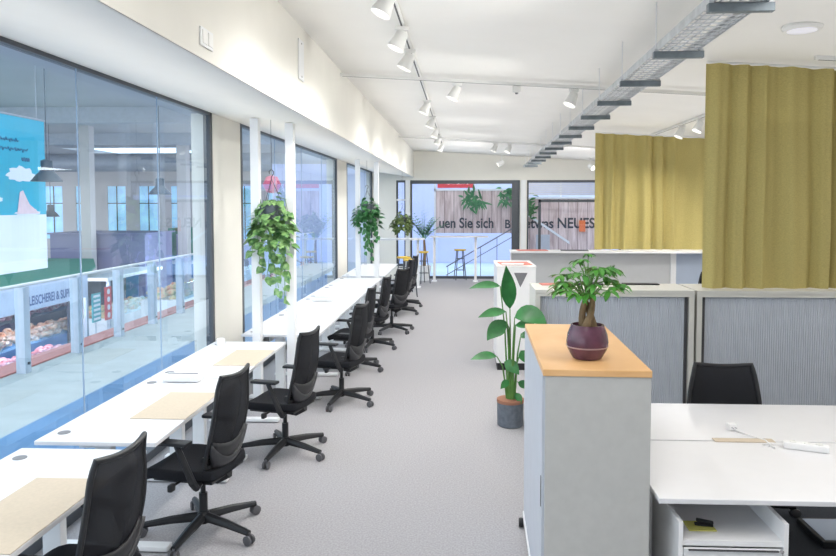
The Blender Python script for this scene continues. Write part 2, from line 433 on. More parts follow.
desks = [
    ('white desk closest to the camera, front end cut off by the photo', A0, A1, 2.28, 3.76, (2.58, 3.33)),
    ('white desk second from the camera, under the glass joint of the largest window', A0, A1, 3.86, 5.36, (4.30, 4.93)),
    ('white desk just before the nearest pair of white posts', A0, A1, 5.37, 6.83, (5.78, 6.42)),
    ('white desk just behind the nearest pair of white posts', B0, B1, 7.20, 8.67, None),
    ('second white desk behind the nearest white posts', B0, B1, 8.68, 10.14, None),
    ('third white desk behind the nearest white posts', B0, B1, 10.15, 11.56, None),
    ('white desk just before the middle hanging plant', B0, B1, 11.57, 12.98, None),
    ('white desk just behind the middle hanging plant', B0, B1, 13.30, 14.74, None),
    ('white desk at the far end of the window row', B0, B1, 14.75, 16.15, None),
]
padlab = ['beige desk pad on the closest white desk', 'beige desk pad on the second white desk from the camera',
          'beige desk pad on the desk before the nearest white posts']
k = 0
for lab, x0, x1, y0, y1, pad in desks:
    make_desk(lab, x0, x1, y0, y1)
    if pad:
        o = MB().box((0, 0, .0025), (.36, pad[1]-pad[0], .004), bev=.001).build('desk_pad', 'pad', loc=(x1-.182, (pad[0]+pad[1])/2, .7405))
        tag(o, padlab[k], 'desk pad', 'beige desk pads on the window desks'); k += 1

def cable_box(x, y, rz, label):
    o = thing('cable_box', label, 'power box', (x, y, .7405), rz)
    MB().box((0, 0, .03), (.28, .11, .055), bev=.012).build('housing', 'white', o)
    MB().box((0, -.058, .03), (.16, .004, .03)).build('socket_panel', 'lamp', o)
    MB().box((.0, 0, .0605), (.24, .012, .004)).build('lid_gap', 'grommet', o)
cable_box(-2.16, 5.26, 0, 'small white power box at the far end of the second desk')
o = thing('desk_outlet', 'small white round pop-up outlet by the window on the desk before the nearest posts', 'outlet', (-2.36, 6.68, .7405))
MB().lathe([(.04, 0), (.04, .05), (.03, .06), (0, .062)], seg=18).build('outlet_body', 'white', o, True)
MB().lathe([(.048, 0), (.048, .004), (.041, .005)], seg=18).build('collar', 'lamp', o)
cable_box(-1.98, 9.75, 0, 'small white power box on the second desk behind the nearest posts')

# ------------------------------------------------------------------ office chair (faces local +Y)
def make_chair(label, loc, rz, group):
    o = thing('office_chair', label, 'office chair', loc, rz, group)
    # base
    bs = MB()
    for k in range(5):
        a = 2*PI*k/5+PI/2+.38
        d = Vector((math.cos(a), math.sin(a), 0))
        bs.tube([d*.03+Vector((0, 0, .105)), d*.20+Vector((0, 0, .095)), d*.375+Vector((0, 0, .073))], [.032, .027, .019], 8)
    bs.lathe([(.035, .065), (.042, .08), (.042, .125), (.032, .14)], seg=16)
    b = bs.build('star_base', 'black', o, True)
    for k in range(5):
        a = 2*PI*k/5+PI/2+.38
        d = Vector((math.cos(a), math.sin(a), 0)); sd = Vector((-d.y, d.x, 0)); p = d*.375+Vector((0, 0, .031))
        w = MB()
        for s in (-1, 1):
            w.lathe([(.0, -.010), (.024, -.010), (.031, -.006), (.031, .006), (.024, .010), (0, .010)], p+sd*s*.017, 16, sd)
        w.tube([p+Vector((0, 0, .0)), p+Vector((0, 0, .045))], .009, 8)
        cs = w.build('caster', 'castor', b, True)
    MB().tube([(0, 0, .13), (0, 0, .26)], .027, 14).tube([(0, 0, .26), (0, 0, .41)], .016, 12).build('gas_column', 'black', o, True)
    # mechanism
    m = MB().box((0, -.02, .415), (.16, .28, .05), bev=.014)
    m.tube([(-.10, .03, .41), (-.27, .04, .405)], .008, 8).box((-.285, .04, .40), (.05, .03, .045), bev=.01)
    m.tube([(.10, -.03, .41), (.26, -.02, .405)], .008, 8).box((.27, -.02, .40), (.05, .03, .03), bev=.008)
    m.build('tilt_mechanism', 'black', o)
    # seat
    def seat(u, v):
        x = (u-.5)*2; y = (v-.5)*2
        r = .18
        xx = x*.245*(1-.10*max(0, -y)**2); yy = y*.255+.055
        z = .475+.012*x*x-.045*max(0, y-.55)**2*4-.012*(1-x*x)*(1-y*y)
        return (xx*(1-.06*(abs(y)**6)), yy*(1-.05*abs(x)**6), z)
    top = MB().grid(seat, 12, 12)
    st = top.build('seat', 'blackfab', o, True)
    sm = st.modifiers.new('thick', 'SOLIDIFY'); sm.thickness = .06; sm.offset = -1
    bv = st.modifiers.new('soft', 'BEVEL'); bv.width = .015; bv.segments = 2
    MB().box((0, .02, .408), (.40, .40, .02), bev=.008).build('seat_pan', 'black', o)
    # backrest
    def prof(z):      # y offset of the back at height z
        t = (z-.50)/.56
        return -.172-.05*math.sin(PI*min(1, t*1.15))*0.5-.085*t**1.3+.0*(1-t)
    def hw(z):
        t = (z-.50)/.56
        return .180+.04*math.sin(PI*min(1, .2+t*.8))-.008*t
    def back(u, v):
        z = .50+.56*v; x = (u-.5)*2
        zz = z - .018*(1-x*x)*v**6 + .0*x
        return (x*hw(z), prof(z)+.055*x*x*(.75-.35*v), zz)
    bk = MB().grid(back, 10, 16).build('backrest', 'mesh', o, True)
    s2 = bk.modifiers.new('thick', 'SOLIDIFY'); s2.thickness = .008; s2.offset = 0
    loop = [back(0, j/14) for j in range(15)]+[back(i/8, 1) for i in range(1, 8)]+[back(1, 1-j/14) for j in range(15)]+[back(1-i/8, 0) for i in range(1, 9)]
    MB().tube(loop, .0135, 8).build('back_frame', 'black', bk, True)
    # lumbar pad and the grey lower support shell that wraps the bottom of the back
    def lum(u, v):
        z = .515+.10*v; x = (u-.5)*2
        q = back(.5+x*.46, (z-.5)/.56); return (q[0], q[1]-.016-.012*math.sin(PI*v), q[2]+.05*x*x)
    lp = MB().grid(lum, 10, 4).build('lumbar_support', 'black', bk, True)
    s3 = lp.modifiers.new('thick', 'SOLIDIFY'); s3.thickness = .014; s3.offset = 0
    def shell(u, v):
        x = (u-.5)*2
        z = .425+v*(.10+.13*x*x)
        zz = max(z, .50)
        return (x*(.11+.108*min(1, v*1.3)), prof(zz)+.055*x*x*.6-.030*(1-.45*x*x)*(.4+.6*min(1, v*2.0))+.09*max(0, .50-z)/.075*.6, z)
    sp = MB().grid(shell, 16, 8).build('back_support', 'backgrey', o, True)
    s4 = sp.modifiers.new('thick', 'SOLIDIFY'); s4.thickness = .022; s4.offset = 0
    MB().tube([(0, .0, .415), (0, -.10, .412), (0, -.175, .44)], [.045, .050, .040], 10, flat=1.7).build('back_bracket', 'black', o, True)
    # arm rests
    for s in (-1, 1):
        a = MB().tube([(s*.14, -.08, .405), (s*.26, -.11, .405), (s*.283, -.10, .44), (s*.285, .0, .66)], [.022, .024, .024, .018], 8)
        ar = a.build('armrest', 'black', o, True)
        MB().box((s*.275, .035, .672), (.080, .225, .024), bev=.010).build('arm_pad', 'black', ar, True)
    return o

T = R(90)       # facing -X (towards the desks)
cg = 'black mesh chairs at the window desks'
ch = [
    (-1.73, 2.93, -7, 'black mesh office chair closest to the camera, cut off by the bottom edge'),
    (-1.70, 4.33, -10, 'black mesh office chair at the second desk from the camera'),
    (-1.54, 5.78, -13, 'black mesh office chair at the third desk, before the nearest white posts'),
    (-1.33, 7.33, -14, 'black mesh office chair at the first desk behind the nearest white posts'),
    (-1.42, 8.82, -8, 'black mesh office chair at the second desk behind the nearest posts'),
    (-1.37, 10.18, -11, 'black mesh office chair at the third desk behind the nearest posts'),
    (-1.22, 11.50, -28, 'black mesh office chair at the desk before the middle hanging plant'),
    (-1.26, 13.42, -10, 'black mesh office chair at the desk behind the middle hanging plant'),
    (-1.24, 14.45, -12, 'black mesh office chair at the far end of the window row'),
]
chair0 = None
for x, y, a, lab in ch:
    if chair0 is None: chair0 = make_chair(lab, (x+.03, y, 0), T+R(a), cg)
    else: dup(chair0, lab, (x+.04, y, 0), T+R(a), cg)
def plain(o): 
    if 'group' in o: del o['group']
rc = dup(chair0, 'black mesh office chair tucked under the far side of the right-hand desk', (1.82, 4.72, 0), R(178)); plain(rc); rc.scale = (1.12, 1, .93)
plain(dup(chair0, 'office chair behind the far curtain beside the low partition', (3.86, 11.2, 0), R(0)))

# ------------------------------------------------------------------ right-hand desks + things on them
def right_desk(label, y0, y1):
    x0, x1 = .912, 2.712
    o = thing('bench_desk', label, 'desk', ((x0+x1)/2, (y0+y1)/2, 0), 0)
    L = x1-x0; D = y1-y0
    MB().box((0, 0, .7275), (L, D-.008, .025), bev=.004).build('desktop', 'desk', o)
    for s in (-1, 1):
        x = s*(L/2-.05)
        lg = MB().box((x, 0, .36), (.05, .05, .68), bev=.004).build('leg', 'whitemetal', o)
        MB().box((x, 0, .018), (.06, D-.1, .03), bev=.006).build('foot', 'whitemetal', lg)
    MB().box((0, 0, .695), (L-.1, .05, .03), bev=.003).build('crossbar', 'whitemetal', o)
    return o
right_desk('near white desk of the pair in the right foreground, with power strip', 3.225, 4.045)
right_desk('far white desk of the pair in the right foreground', 4.055, 4.82)
o = thing('power_strip', 'white multi-socket power strip lying on the right foreground desk', 'power strip', (1.905, 3.915, .7405), R(-21))
MB().box((0, 0, .02), (.225, .05, .038), bev=.008).build('housing', 'white', o)
for k in range(3): MB().lathe([(.019, 0), (.019, .004), (.016, .004), (.015, .001), (0, .001)], (-.065+k*.065, 0, .039), 14).build('socket', 'lamp', o)
pl = MB().tube([(-.11, 0, .02), (-.18, .03, .006), (-.22, -.02, .006), (-.16, -.05, .006), (-.20, .07, .006), (-.27, .12, .006), (-.36, .20, .006)], .0045, 6)
pl.build('cord', 'white', o, True)
o = thing('power_plug', 'small white plug block beside the desk seam on the right foreground desk', 'plug', (1.625, 4.25, .7405), R(10))
MB().box((0, 0, .022), (.05, .04, .042), bev=.007).build('plug_body', 'white', o)
for s in (-1, 1): MB().tube([(s*.01, -.02, .022), (s*.01, -.04, .022)], .0035, 6).build('pin', 'chrome', o)
# flap over the seam
o = thing('cable_flap', 'thin cable flap over the seam of the right-hand desk pair', 'cable flap', (1.62, 4.055, .7405))
MB().box((0, 0, .003), (.34, .06, .005), bev=.001).build('flap', 'pad', o)
MB().box((0, .031, .0025), (.30, .006, .004)).build('brush_strip', 'grommet', o)

struct(MB().b2(.93, 4.2, 3.0, 6.34, .0, .004).build('dark_floor_sheet', 'darkfloor'))  # thin near-black sheet laid over the carpet under the right-hand desks
# pedestal under the near right desk
o = thing('drawer_pedestal', 'white rolling drawer pedestal under the right foreground desk', 'drawer unit', (1.255, 3.54, 0))
W, D, Hh = .50, .62, .63
b = MB()
b.b2(-W/2, -W/2+.02, -D/2, D/2, .05, Hh); b.b2(W/2-.02, W/2, -D/2, D/2, .05, Hh)
b.b2(-W/2+.02, W/2-.02, D/2-.02, D/2, .05, Hh); b.b2(-W/2+.02, W/2-.02, -D/2+.01, D/2-.02, .05, .07); b.b2(-W/2+.02, W/2-.02, -D/2+.01, D/2-.02, .515, .54)
b.build('carcass', 'white', o)
for k in range(3):
    z = .075+k*.146
    d = MB().box((0, -D/2+.01, z+.07), (W-.05, .02, .136), bev=.003).build('drawer', 'whitemetal', o)
    MB().box((0, -D/2-.002, z+.134), (W-.09, .012, .006)).build('handle_groove', 'greymid', d)
MB().lathe([(.009, 0), (.009, .006), (0, .006)], (W/2-.03, -D/2, .50), 10, (0, -1, 0)).build('lock', 'chrome', o)
for sx in (-1, 1):
    for sy in (-1, 1): MB().lathe([(0, -.012), (.024, -.012), (.026, 0), (.024, .012), (0, .012)], (sx*.20, sy*.26, .027), 12, (1, 0, 0)).build('caster', 'black', o)
o = thing('floor_box', 'low black rimmed box with pale lid on the floor at the right edge', 'floor box', (2.45, 4.45, .005))
MB().box((0, 0, .02), (.50, .34, .04), bev=.006).build('rim', 'black', o); MB().box((0, 0, .0415), (.45, .29, .005)).build('lid', 'panelblue', o)
tag(MB().box((0, 0, .003), (.13, .10, .005)).build('note_pad', 'yellowpaper', loc=(1.15, 3.38, .541)), 'yellow note pad in the open tray of the drawer pedestal', 'note pad')
o = thing('stapler', 'small black stapler on the yellow note pad', 'stapler', (1.17, 3.38, .5475), R(-10))
MB().box((0, 0, .005), (.085, .026, .01), bev=.003).build('base', 'black', o); MB().box((.004, 0, .021), (.08, .022, .014), bev=.005, ry=R(7)).build('arm', 'black', o)

# ------------------------------------------------------------------ cabinets
def tambour(mb, x0, x1, y, z0, z1, pitch=.02, depth=.006):
    n = int((x1-x0)/pitch); p = (x1-x0)/n
    for k in range(n):
        mb.poly([(x0+k*p, y, z0), (x0+k*p+p*.32, y-depth, z0), (x0+k*p+p*.68, y-depth, z0), (x0+(k+1)*p, y, z0)], ext=(0, 0, z1-z0))
# cabinet with the beech top (long axis away from the camera, slightly turned)
CZ = 1.33
o = thing('storage_cabinet', 'grey mobile storage cabinet with orange beech top carrying a plant in purple pot', 'cabinet', (.640, 3.90, 0), R(-1.2))
w, l = .500, 1.265
b = MB().b2(-w/2+.022, w/2, -l/2+.02, l/2, .06, CZ-.032, .003); b.build('carcass', 'greycab', o)
MB().b2(-w/2+.012, w/2+.001, -l/2, -l/2+.019, .05, CZ-.032, .002).build('end_panel', 'greycab', o)
dz = MB().b2(-w/2, -w/2+.02, -l/2+.03, l/2, .09, CZ-.032, .002).build('side_door', 'shutter', o)
MB().b2(-w/2-.003, -w/2, -l/2+.05, -l/2+.06, .65, .80).build('handle', 'greymid', dz)
MB().b2(-w/2-.006, -w/2+.02, -l/2+.02, l/2+.01, .055, .085, .003).build('bottom_rail', 'whitemetal', o)
MB().b2(-w/2, w/2+.004, -l/2-.006, l/2, CZ-.032, CZ, .004).build('cabinet_top', 'beech', o)
for sx in (-1, 1):
    for sy in (-1, 1):
        MB().lathe([(0, -.014), (.027, -.014), (.030, 0), (.027, .014), (0, .014)], (sx*(w/2-.03)-(.05 if sx < 0 and sy > 0 else 0), sy*(l/2-.04), .030), 14, (1, 0, 0)).build('caster', 'black', o)
        

def tambour_cabinet(label, x0, x1, y0, y1, h, closed_gap):
    o = thing('tambour_cabinet', label, 'cabinet', ((x0+x1)/2, y0, 0), 0, None)
    W = x1-x0; D = y1-y0
    b = MB()
    b.b2(-W/2, -W/2+.045, 0, D, 0, h-.03); b.b2(W/2-.045, W/2, 0, D, 0, h-.03); b.b2(-W/2+.045, W/2-.045, .05, D, .0, h-.03)
    b.b2(-W/2+.045, W/2-.045, .0, .05, 0, .08); b.b2(-W/2+.045, W/2-.045, .0, .05, h-.06, h-.03)
    b.build('carcass', 'cream', o)
    MB().b2(-W/2-.002, W/2+.002, -.006, D, h-.03, h, .003).build('top', 'cream', o)
    t = MB()
    a, e = (-W/2+.05, W/2-.075) if closed_gap == 'R' else (-W/2+.075, W/2-.05)
    tambour(t, a, e, .040, .085, h-.065)
    d = t.build('tambour_door', 'shutter', o)
    gx = W/2-.065 if closed_gap == 'R' else -W/2+.065
    MB().b2(gx-.012, gx+.012, .028, .046, .085, h-.065).build('pull_rail', 'greymid', d)
    return o
tambour_cabinet('cream cabinet with ribbed grey shutter behind the potted money tree', .66, 2.088, 6.38, 6.93, CZ, 'R')
tambour_cabinet('cream cabinet with ribbed grey shutter below the large olive curtain', 2.112, 3.62, 6.38, 6.93, CZ, 'L')
# white cabinet end behind the tall plant
o = thing('white_cabinet', 'white cabinet behind the tall floor plant, with grey triangle and papers on top', 'cabinet', (.675, 8.85, 0), 0)
MB().b2(-.245, .245, 0, .9, .09, CZ-.02, .004).build('carcass', 'white', o)
MB().b2(-.235, .235, .012, .89, 0, .09).build('plinth', 'black', o)
MB().b2(-.25, .25, -.006, .9, CZ-.02, CZ, .003).build('cabinet_top', 'paper', o)
MB().poly([(-.03, -.002, 1.245), (.14, -.002, 1.245), (.05, -.002, 1.06)], ext=(0, -.004, 0)).build('triangle_mark', 'grommet', o)
tag(MB().box((0, 0, .004), (.40, .5, .006), rz=R(4)).build('brochure', 'redpaper', loc=(.675, 9.2, CZ+.001)), 'reddish brochures spread on the white cabinet behind the tall plant', 'brochure')
tag(MB().box((0, 0, .004), (.28, .2, .006), rz=R(-8)).build('brochure', 'paper', loc=(.64, 9.03, CZ+.0085)), 'white sheet on the reddish brochures on the white cabinet', 'paper sheet')
o = thing('tablet', 'flat black tablet at the rear of the ribbed cabinet behind the money tree', 'tablet', (1.72, 6.84, CZ+.001))
MB().box((0, 0, .006), (.34, .10, .011), bev=.003).build('tablet_body', 'black', o)
MB().box((0, 0, .0122), (.30, .07, .001)).build('screen', 'greymid', o)
tag(MB().box((0, 0, .004), (.30, .16, .006), rz=R(5)).build('magazine', 'redpaper', loc=(.90, 6.80, CZ+.001)), 'flat dull red magazine at the left end of the ribbed cabinet', 'magazine')
tag(MB().box((0, 0, .008), (.26, .13, .014), rz=R(-3)).build('magazine', 'greymid', loc=(1.22, 6.82, CZ+.001)), 'flat dark folder on the ribbed cabinet behind the money tree', 'folder')

# low partitions further back
def partition(label, x0, x1, y, m):
    o = thing('low_partition', label, 'partition', ((x0+x1)/2, y, 0))
    W = x1-x0
    MB().b2(-W/2+.02, W/2-.07, -.03, .03, .05, CZ-.02).build('panel', m, o)
    MB().b2(-W/2, W/2, -.20, .20, CZ-.02, CZ+.012, .003).build('top_rail', 'white', o)
    MB().b2(W/2-.07, W/2, -.05, .05, 0, CZ-.02, .004).build('post', 'white', o)
    MB().b2(-W/2, -W/2+.02, -.05, .05, 0, CZ-.02).build('post', 'white', o)
partition('long grey low partition with white top behind the ribbed cabinets', .79, 3.50, 11.75, 'panelgrey')
partition('short bluish low partition half hidden by the large curtain', 3.50, 5.6, 11.75, 'panelblue')
tag(MB().box((0, 0, .005), (.50, .28, .008), rz=R(3)).build('brochure', 'redpaper', loc=(1.15, 11.72, CZ+.013)), 'reddish leaflets at the left end of the long grey partition', 'leaflet')
tag(MB().box((0, 0, .005), (.45, .28, .008), rz=R(-6)).build('brochure', 'greymid', loc=(1.85, 11.72, CZ+.013)), 'dark leaflets lying mid way on the long grey partition', 'leaflet')

# ------------------------------------------------------------------ curtains
def curtain(label, x0, x1, y, z0, ztop, amp, wl, seed):
    rnd = random.Random(seed)
    ph = [rnd.uniform(0, 6.28) for _ in range(6)]
    W = x1-x0
    n = int(W/.014)
    o = thing('curtain', label, 'curtain', (x0, y, 0))
    def fn(u, v):
        x = u*W
        z = z0+(ztop(x0+x)-z0)*v
        a = amp*(1.0-.25*v)
        warp = .07*math.sin(x*3.1+ph[0])+.05*math.sin(x*7+ph[1])+.03*(1-v)*math.sin(x*5+ph[5])
        q = (x+warp)*2*PI/wl
        yy = a*(math.sin(q)+.35*math.sin(2.3*q+ph[2]))*(.8+.2*math.sin(x*2.2+ph[3]))+.012*math.sin(9*v+x*4+ph[4])*(1-v)
        return (x, yy, z)
    MB().grid(fn, n, 14).build('curtain_fabric', 'curtain', o, True)
    MB().tube([(0, .0, ztop(x0)+.012), (W, .0, ztop(x1)+.012)], .010, 8).build('curtain_rail', 'whitemetal', o)
curtain('large olive green curtain at right hanging down to the ribbed cabinets', 2.20, 3.66, 6.50, 1.34, lambda x: 3.38-.06*(x-2.2), .055, .20, 3)
curtain('smaller far olive curtain hanging above the long low partition', 2.22, 5.4, 11.98, 1.35, lambda x: 3.31-.055*(x-2.2), .05, .30, 5)

# ------------------------------------------------------------------ plants
def hanging(label, loc, seed, lm, pot_r, nleaf, spread, trail, cord_top, vines, lsize):
    rnd = random.Random(seed)
    o = thing('hanging_plant', label, 'hanging plant', loc)
    pot = MB().lathe([(pot_r*.7, -.16), (pot_r, -.02), (pot_r, 0), (pot_r*.92, 0), (pot_r*.9, -.02), (0, -.02)], seg=20).build('hanging_pot', 'greypot', o, True)
    h = MB()
    for k in range(3):
        a = 2*PI*k/3+.4
        h.tube([(math.cos(a)*pot_r*.95, math.sin(a)*pot_r*.95, 0), (0, 0, .26)], .003, 5)
    h.tube([(.0, 0, .26), (.0, 0, .28), (.022, 0, .31), (.022, 0, .335), (0, 0, .355), (-.022, 0, .335), (-.018, 0, .31)], .005, 6)
    h.tube([(0, 0, .355), (0, 0, cord_top)], .002, 5)
    h.build('hanger', 'greymid', o)
    f = MB()
    for k in range(nleaf):
        a = rnd.uniform(0, 2*PI); r = spread*math.sqrt(rnd.random())
        z = .15-.34*(r/spread)**1.5-rnd.random()*.22*trail
        p = Vector((math.cos(a)*r, math.sin(a)*r, z))
        d = Vector((math.cos(a), math.sin(a), rnd.uniform(-.7, .25)))
        f.leaf(p, d, (rnd.uniform(-.4, .4), rnd.uniform(-.4, .4), 1), lsize*rnd.uniform(.8, 1.25), lsize*rnd.uniform(.65, .9), .8, .12, 4, .62)
    f.build('foliage', lm, o, True)
    for (dx, dy, ln, wob) in vines:
        v = MB(); pts = []
        for i in range(9):
            t = i/8
            pts.append(Vector((dx*(.5+.5*min(1, t*2.5))+wob*math.sin(t*5+dx*40), dy+.02*math.sin(t*7), .02+.10*math.sin(min(1, t*4)*PI)*.5-ln*max(0, t-.1))))
        v.tube(pts, .003, 5)
        vo = v.build('vine', 'stem', o)
        lf = MB()
        for i in range(2, 9):
            for s in (0, 1):
                if rnd.random() < .22: continue
                p = pts[i]+Vector((0, 0, rnd.uniform(-.03, .03)))
                a = rnd.uniform(0, 2*PI)
                d = Vector((math.cos(a), math.sin(a)*.7, -.9)); 
                lf.leaf(p, d, (rnd.uniform(-.4, .4), -1, .4), lsize*rnd.uniform(.75, 1.05), lsize*rnd.uniform(.6, .8), .5, .12, 4, .62)
        lf.build('vine_leaves', lm, vo, True)
    return o
sof = lambda x: SZ+(HZ-SZ)*(FX-x)/(FX-WX)
hanging('large trailing pothos hanging between the nearest pair of white posts', (-1.915, 6.94, 2.10), 11, 'pothos', .12, 210, .20, 1.5, sof(-1.915)-2.10-.008,
        [(-.12, .02, .72, .03), (-.05, -.05, .80, .04), (.05, -.04, .95, .03), (.10, .03, 1.08, .02), (.0, .06, .62, .03), (.17, -.05, .80, .04), (-.17, -.03, .55, .03), (.13, -.06, .50, .02)], .105)
hanging('dense dark green trailing plant hanging between the middle pair of posts', (-1.80, 13.08, 2.12), 12, 'pothosdark', .13, 170, .24, 1.3, sof(-1.80)-2.12-.008,
        [(-.12, .02, .60, .03), (-.05, -.05, .75, .03), (.05, -.04, 1.10, .03), (.12, .03, .85, .03), (.02, .06, .90, .03), (.19, -.05, .70, .03), (-.02, -.06, 1.0, .02)], .12)
hanging('olive green bushy hanging plant in the far left corner', (-1.48, 17.0, 1.80), 13, 'olive', .13, 170, .25, .6, sof(-1.48)-1.80-.008,
        [(-.12, .02, .40, .03), (.1, -.05, .42, .03), (.0, -.05, .38, .03), (.17, 0, .35, .02)], .12)

# bird of paradise in grey pot
o = thing('potted_bird_of_paradise', 'tall plant with big paddle leaves in a grey pot beside the orange-topped cabinet', 'potted plant', (.455, 6.62, 0))
pt = MB().lathe([(.112, 0), (.122, .01), (.126, .24), (.126, .255), (.114, .255), (.112, .235), (0, .235)], seg=28).build('flower_pot', 'greypot', o, True)
MB().lathe([(.1265, .225), (.129, .23), (.129, .257), (.114, .258)], seg=28).build('pot_rim', 'terracotta', pt, True)
MB().lathe([(.111, .236), (.06, .245), (0, .247)], seg=20).build('soil', 'soil', o)
def stalk(top, base=(0, 0), r=.008):
    b = Vector((base[0], base[1], .23)); t = Vector(top)
    mid = b.lerp(t, .55)+Vector((0, 0, .10)); mid.x = b.x*.55+t.x*.45; mid.y = b.y*.55+t.y*.45
    return [b, b.lerp(mid, .5)+Vector((0, 0, .02)), mid, t]
bl = [  # stalk top, base, leaf dir, length, width, droop, up
    ((-.01, -.02, 1.12), (0, 0), (-.10, -.10, 1), .42, .15, .05, (.2, -1, .1)),
    ((-.10, .02, 1.33), (-.02, .02), (-1, -.1, .15), .30, .10, .5, (0, -.8, 1)),
    ((-.05, -.05, 1.10), (.01, -.01), (-1, -.3, -.02), .28, .11, .35, (0, -.9, 1)),
    ((.02, -.22, 1.07), (.01, -.02), (1, -.6, .65), .36, .18, 1.5, (0, -1, 1)),
    ((.03, -.20, 1.00), (.02, -.02), (1, -.9, .25), .25, .11, .4, (0, -.9, 1)),
    ((-.04, -.06, .98), (-.01, -.02), (-.7, -.35, -.10), .26, .16, 1.3, (-.3, -1, .5)),
    ((-.02, -.05, .95), (-.01, -.02), (-.8, .35, .20), .22, .12, .9, (-.3, -1, .8)),
    ((-.13, .0, .66), (-.03, 0), (-1, -.1, .15), .26, .10, .6, (0, -.8, 1)),
    ((-.06, -.04, .62), (-.02, -.02), (.8, -.5, -.3), .19, .12, .8, (-.2, -1, .7)),
    ((.09, -.10, .74), (.03, .0), (.5, -.7, -.6), .17, .12, .4, (.2, -1, .3)),
    ((.09, -.10, .90), (.04, .0), (.6, -.7, -.1), .11, .09, .4, (.2, -1, .5)),
    ((.07, -.02, .42), (.03, -.02), (.8, -.4, -.2), .13, .08, .4, (.1, -1, .5)),
    ((.05, -.03, .32), (.02, -.03), (.4, -.6, -.6), .12, .07, .4, (.1, -1, .5)),
    ((-.02, -.04, .44), (.0, -.03), (-.6, -.6, -.3), .13, .07, .4, (.1, -1, .5)),
]
for top, bs, d, ln, wd, dr, upv in bl:
    so = MB().tube(stalk(top, bs), [.011, .009, .007, .005], 7).build('stalk', 'stem', o, True)
    lo = MB().leaf(top, d, upv, ln, wd, dr, .22, 9, .8).build('leaf', 'bird', so, True)

# money tree in purple pot
o = thing('potted_money_tree', 'small money tree with thick trunk in a shiny purple pot on the orange cabinet top', 'potted plant', (.625, 3.52, CZ+.0005))
pt = MB().lathe([(.062, 0), (.072, .004), (.098, .05), (.104, .085), (.098, .125), (.083, .165), (.081, .172), (.074, .172), (.072, .155), (0, .155)], seg=36).build('flower_pot', 'purple', o, True)
MB().lathe([(.1005, .060), (.1035, .064), (.1045, .068), (.103, .066)], seg=36).build('glaze_line', 'glazeline', pt, True)
MB().lathe([(.073, .156), (.04, .162), (0, .164)], seg=18).build('soil', 'soil', o)
tr = MB()
for k in range(3):
    a0 = k*2*PI/3
    pts = [Vector((math.cos(a0+t*2.2)*.028*(1-.2*t), math.sin(a0+t*2.2)*.028*(1-.2*t), .155+.16*t)) for t in [i/7 for i in range(8)]]
    tr.tube(pts, [.024, .021, .019, .017, .016, .015, .014, .013], 9)
tr.build('trunk', 'bark', o, True)
rnd = random.Random(21)
st = MB(); lf = MB()
tips = []
for k in range(30):
    a = k*2.4; e = rnd.uniform(.0, 1.0)
    r = .045+.105*math.sqrt(1-e*.8)*rnd.uniform(.7, 1.15)
    z = .33+.15*e+rnd.uniform(-.02, .02)
    tips.append((Vector((math.cos(a)*r*1.05, math.sin(a)*r, z)), .058*rnd.uniform(.85, 1.2)))
tips += [(Vector((-.03, -.02, .50)), .05), (Vector((.0, .0, .525)), .04), (Vector((-.05, .02, .49)), .05), (Vector((.10, -.06, .45)), .055), (Vector((.16, -.04, .38)), .055), (Vector((-.15, -.05, .35)), .055)]
for tp, sz in tips:
    st.tube([(tp.x*.12, tp.y*.12, .30), (tp.x*.45, tp.y*.45, .31+(tp.z-.31)*.6+.02), tp], [.004, .003, .002], 5)
    out = Vector((tp.x, tp.y, 0)); out = out.normalized() if out.length > .01 else Vector((1, 0, 0))
    n = 6
    for j in range(n):
        b = (j-(n-1)/2)*2*PI/n*.85
        d = Matrix.Rotation(b, 3, 'Z') @ out
        lf.leaf(tp, (d.x, d.y, rnd.uniform(-.55, .2)), (0, 0, 1), sz*rnd.uniform(.9, 1.3)*(1.15-.1*abs(b)), sz*.46, .8, .25, 5, .95)
st.build('branches', 'stem', o, True)
lf.build('foliage', 'pach', o, True)

# palm in the far corner
o = thing('potted_palm', 'palm with feathery fronds standing in the far left corner by the bar tables', 'potted plant', (-1.08, 19.42, 0))
MB().lathe([(.15, 0), (.20, .40), (.20, .42), (.17, .42), (.17, .38), (0, .38)], seg=20).build('flower_pot', 'white', o, True)
rnd = random.Random(5)
MB().tube([(0, 0, .38), (.02, 0, .8), (0, 0, 1.15)], [.05, .04, .03], 8).build('trunk', 'bark', o, True)
for k in range(20):
    a = k*2.4; ln = rnd.uniform(.6, .85); el = rnd.uniform(1.0, 3.2)
    pts = []; p = Vector((0, 0, 1.12)); d = Vector((math.cos(a), math.sin(a)*.6, el)).normalized()
    for i in range(9):
        pts.append(p.copy()); d = (d+Vector((0, 0, -.10))).normalized(); p = p+d*ln/8
    fr = MB().tube(pts, [.010-.001*i for i in range(9)], 5)
    sd = Vector((-math.sin(a), math.cos(a), 0))
    for i in range(2, 9):
        for s in (-1, 1):
            dd = (pts[i]-pts[i-1]).normalized()
            fr.leaf(pts[i], dd*.7+sd*s+Vector((0, 0, -.1)), (0, 0, 1), .24*(1.1-.07*i), .045, .4, .1, 3)
    fr.build('frond', 'palm', o, True)

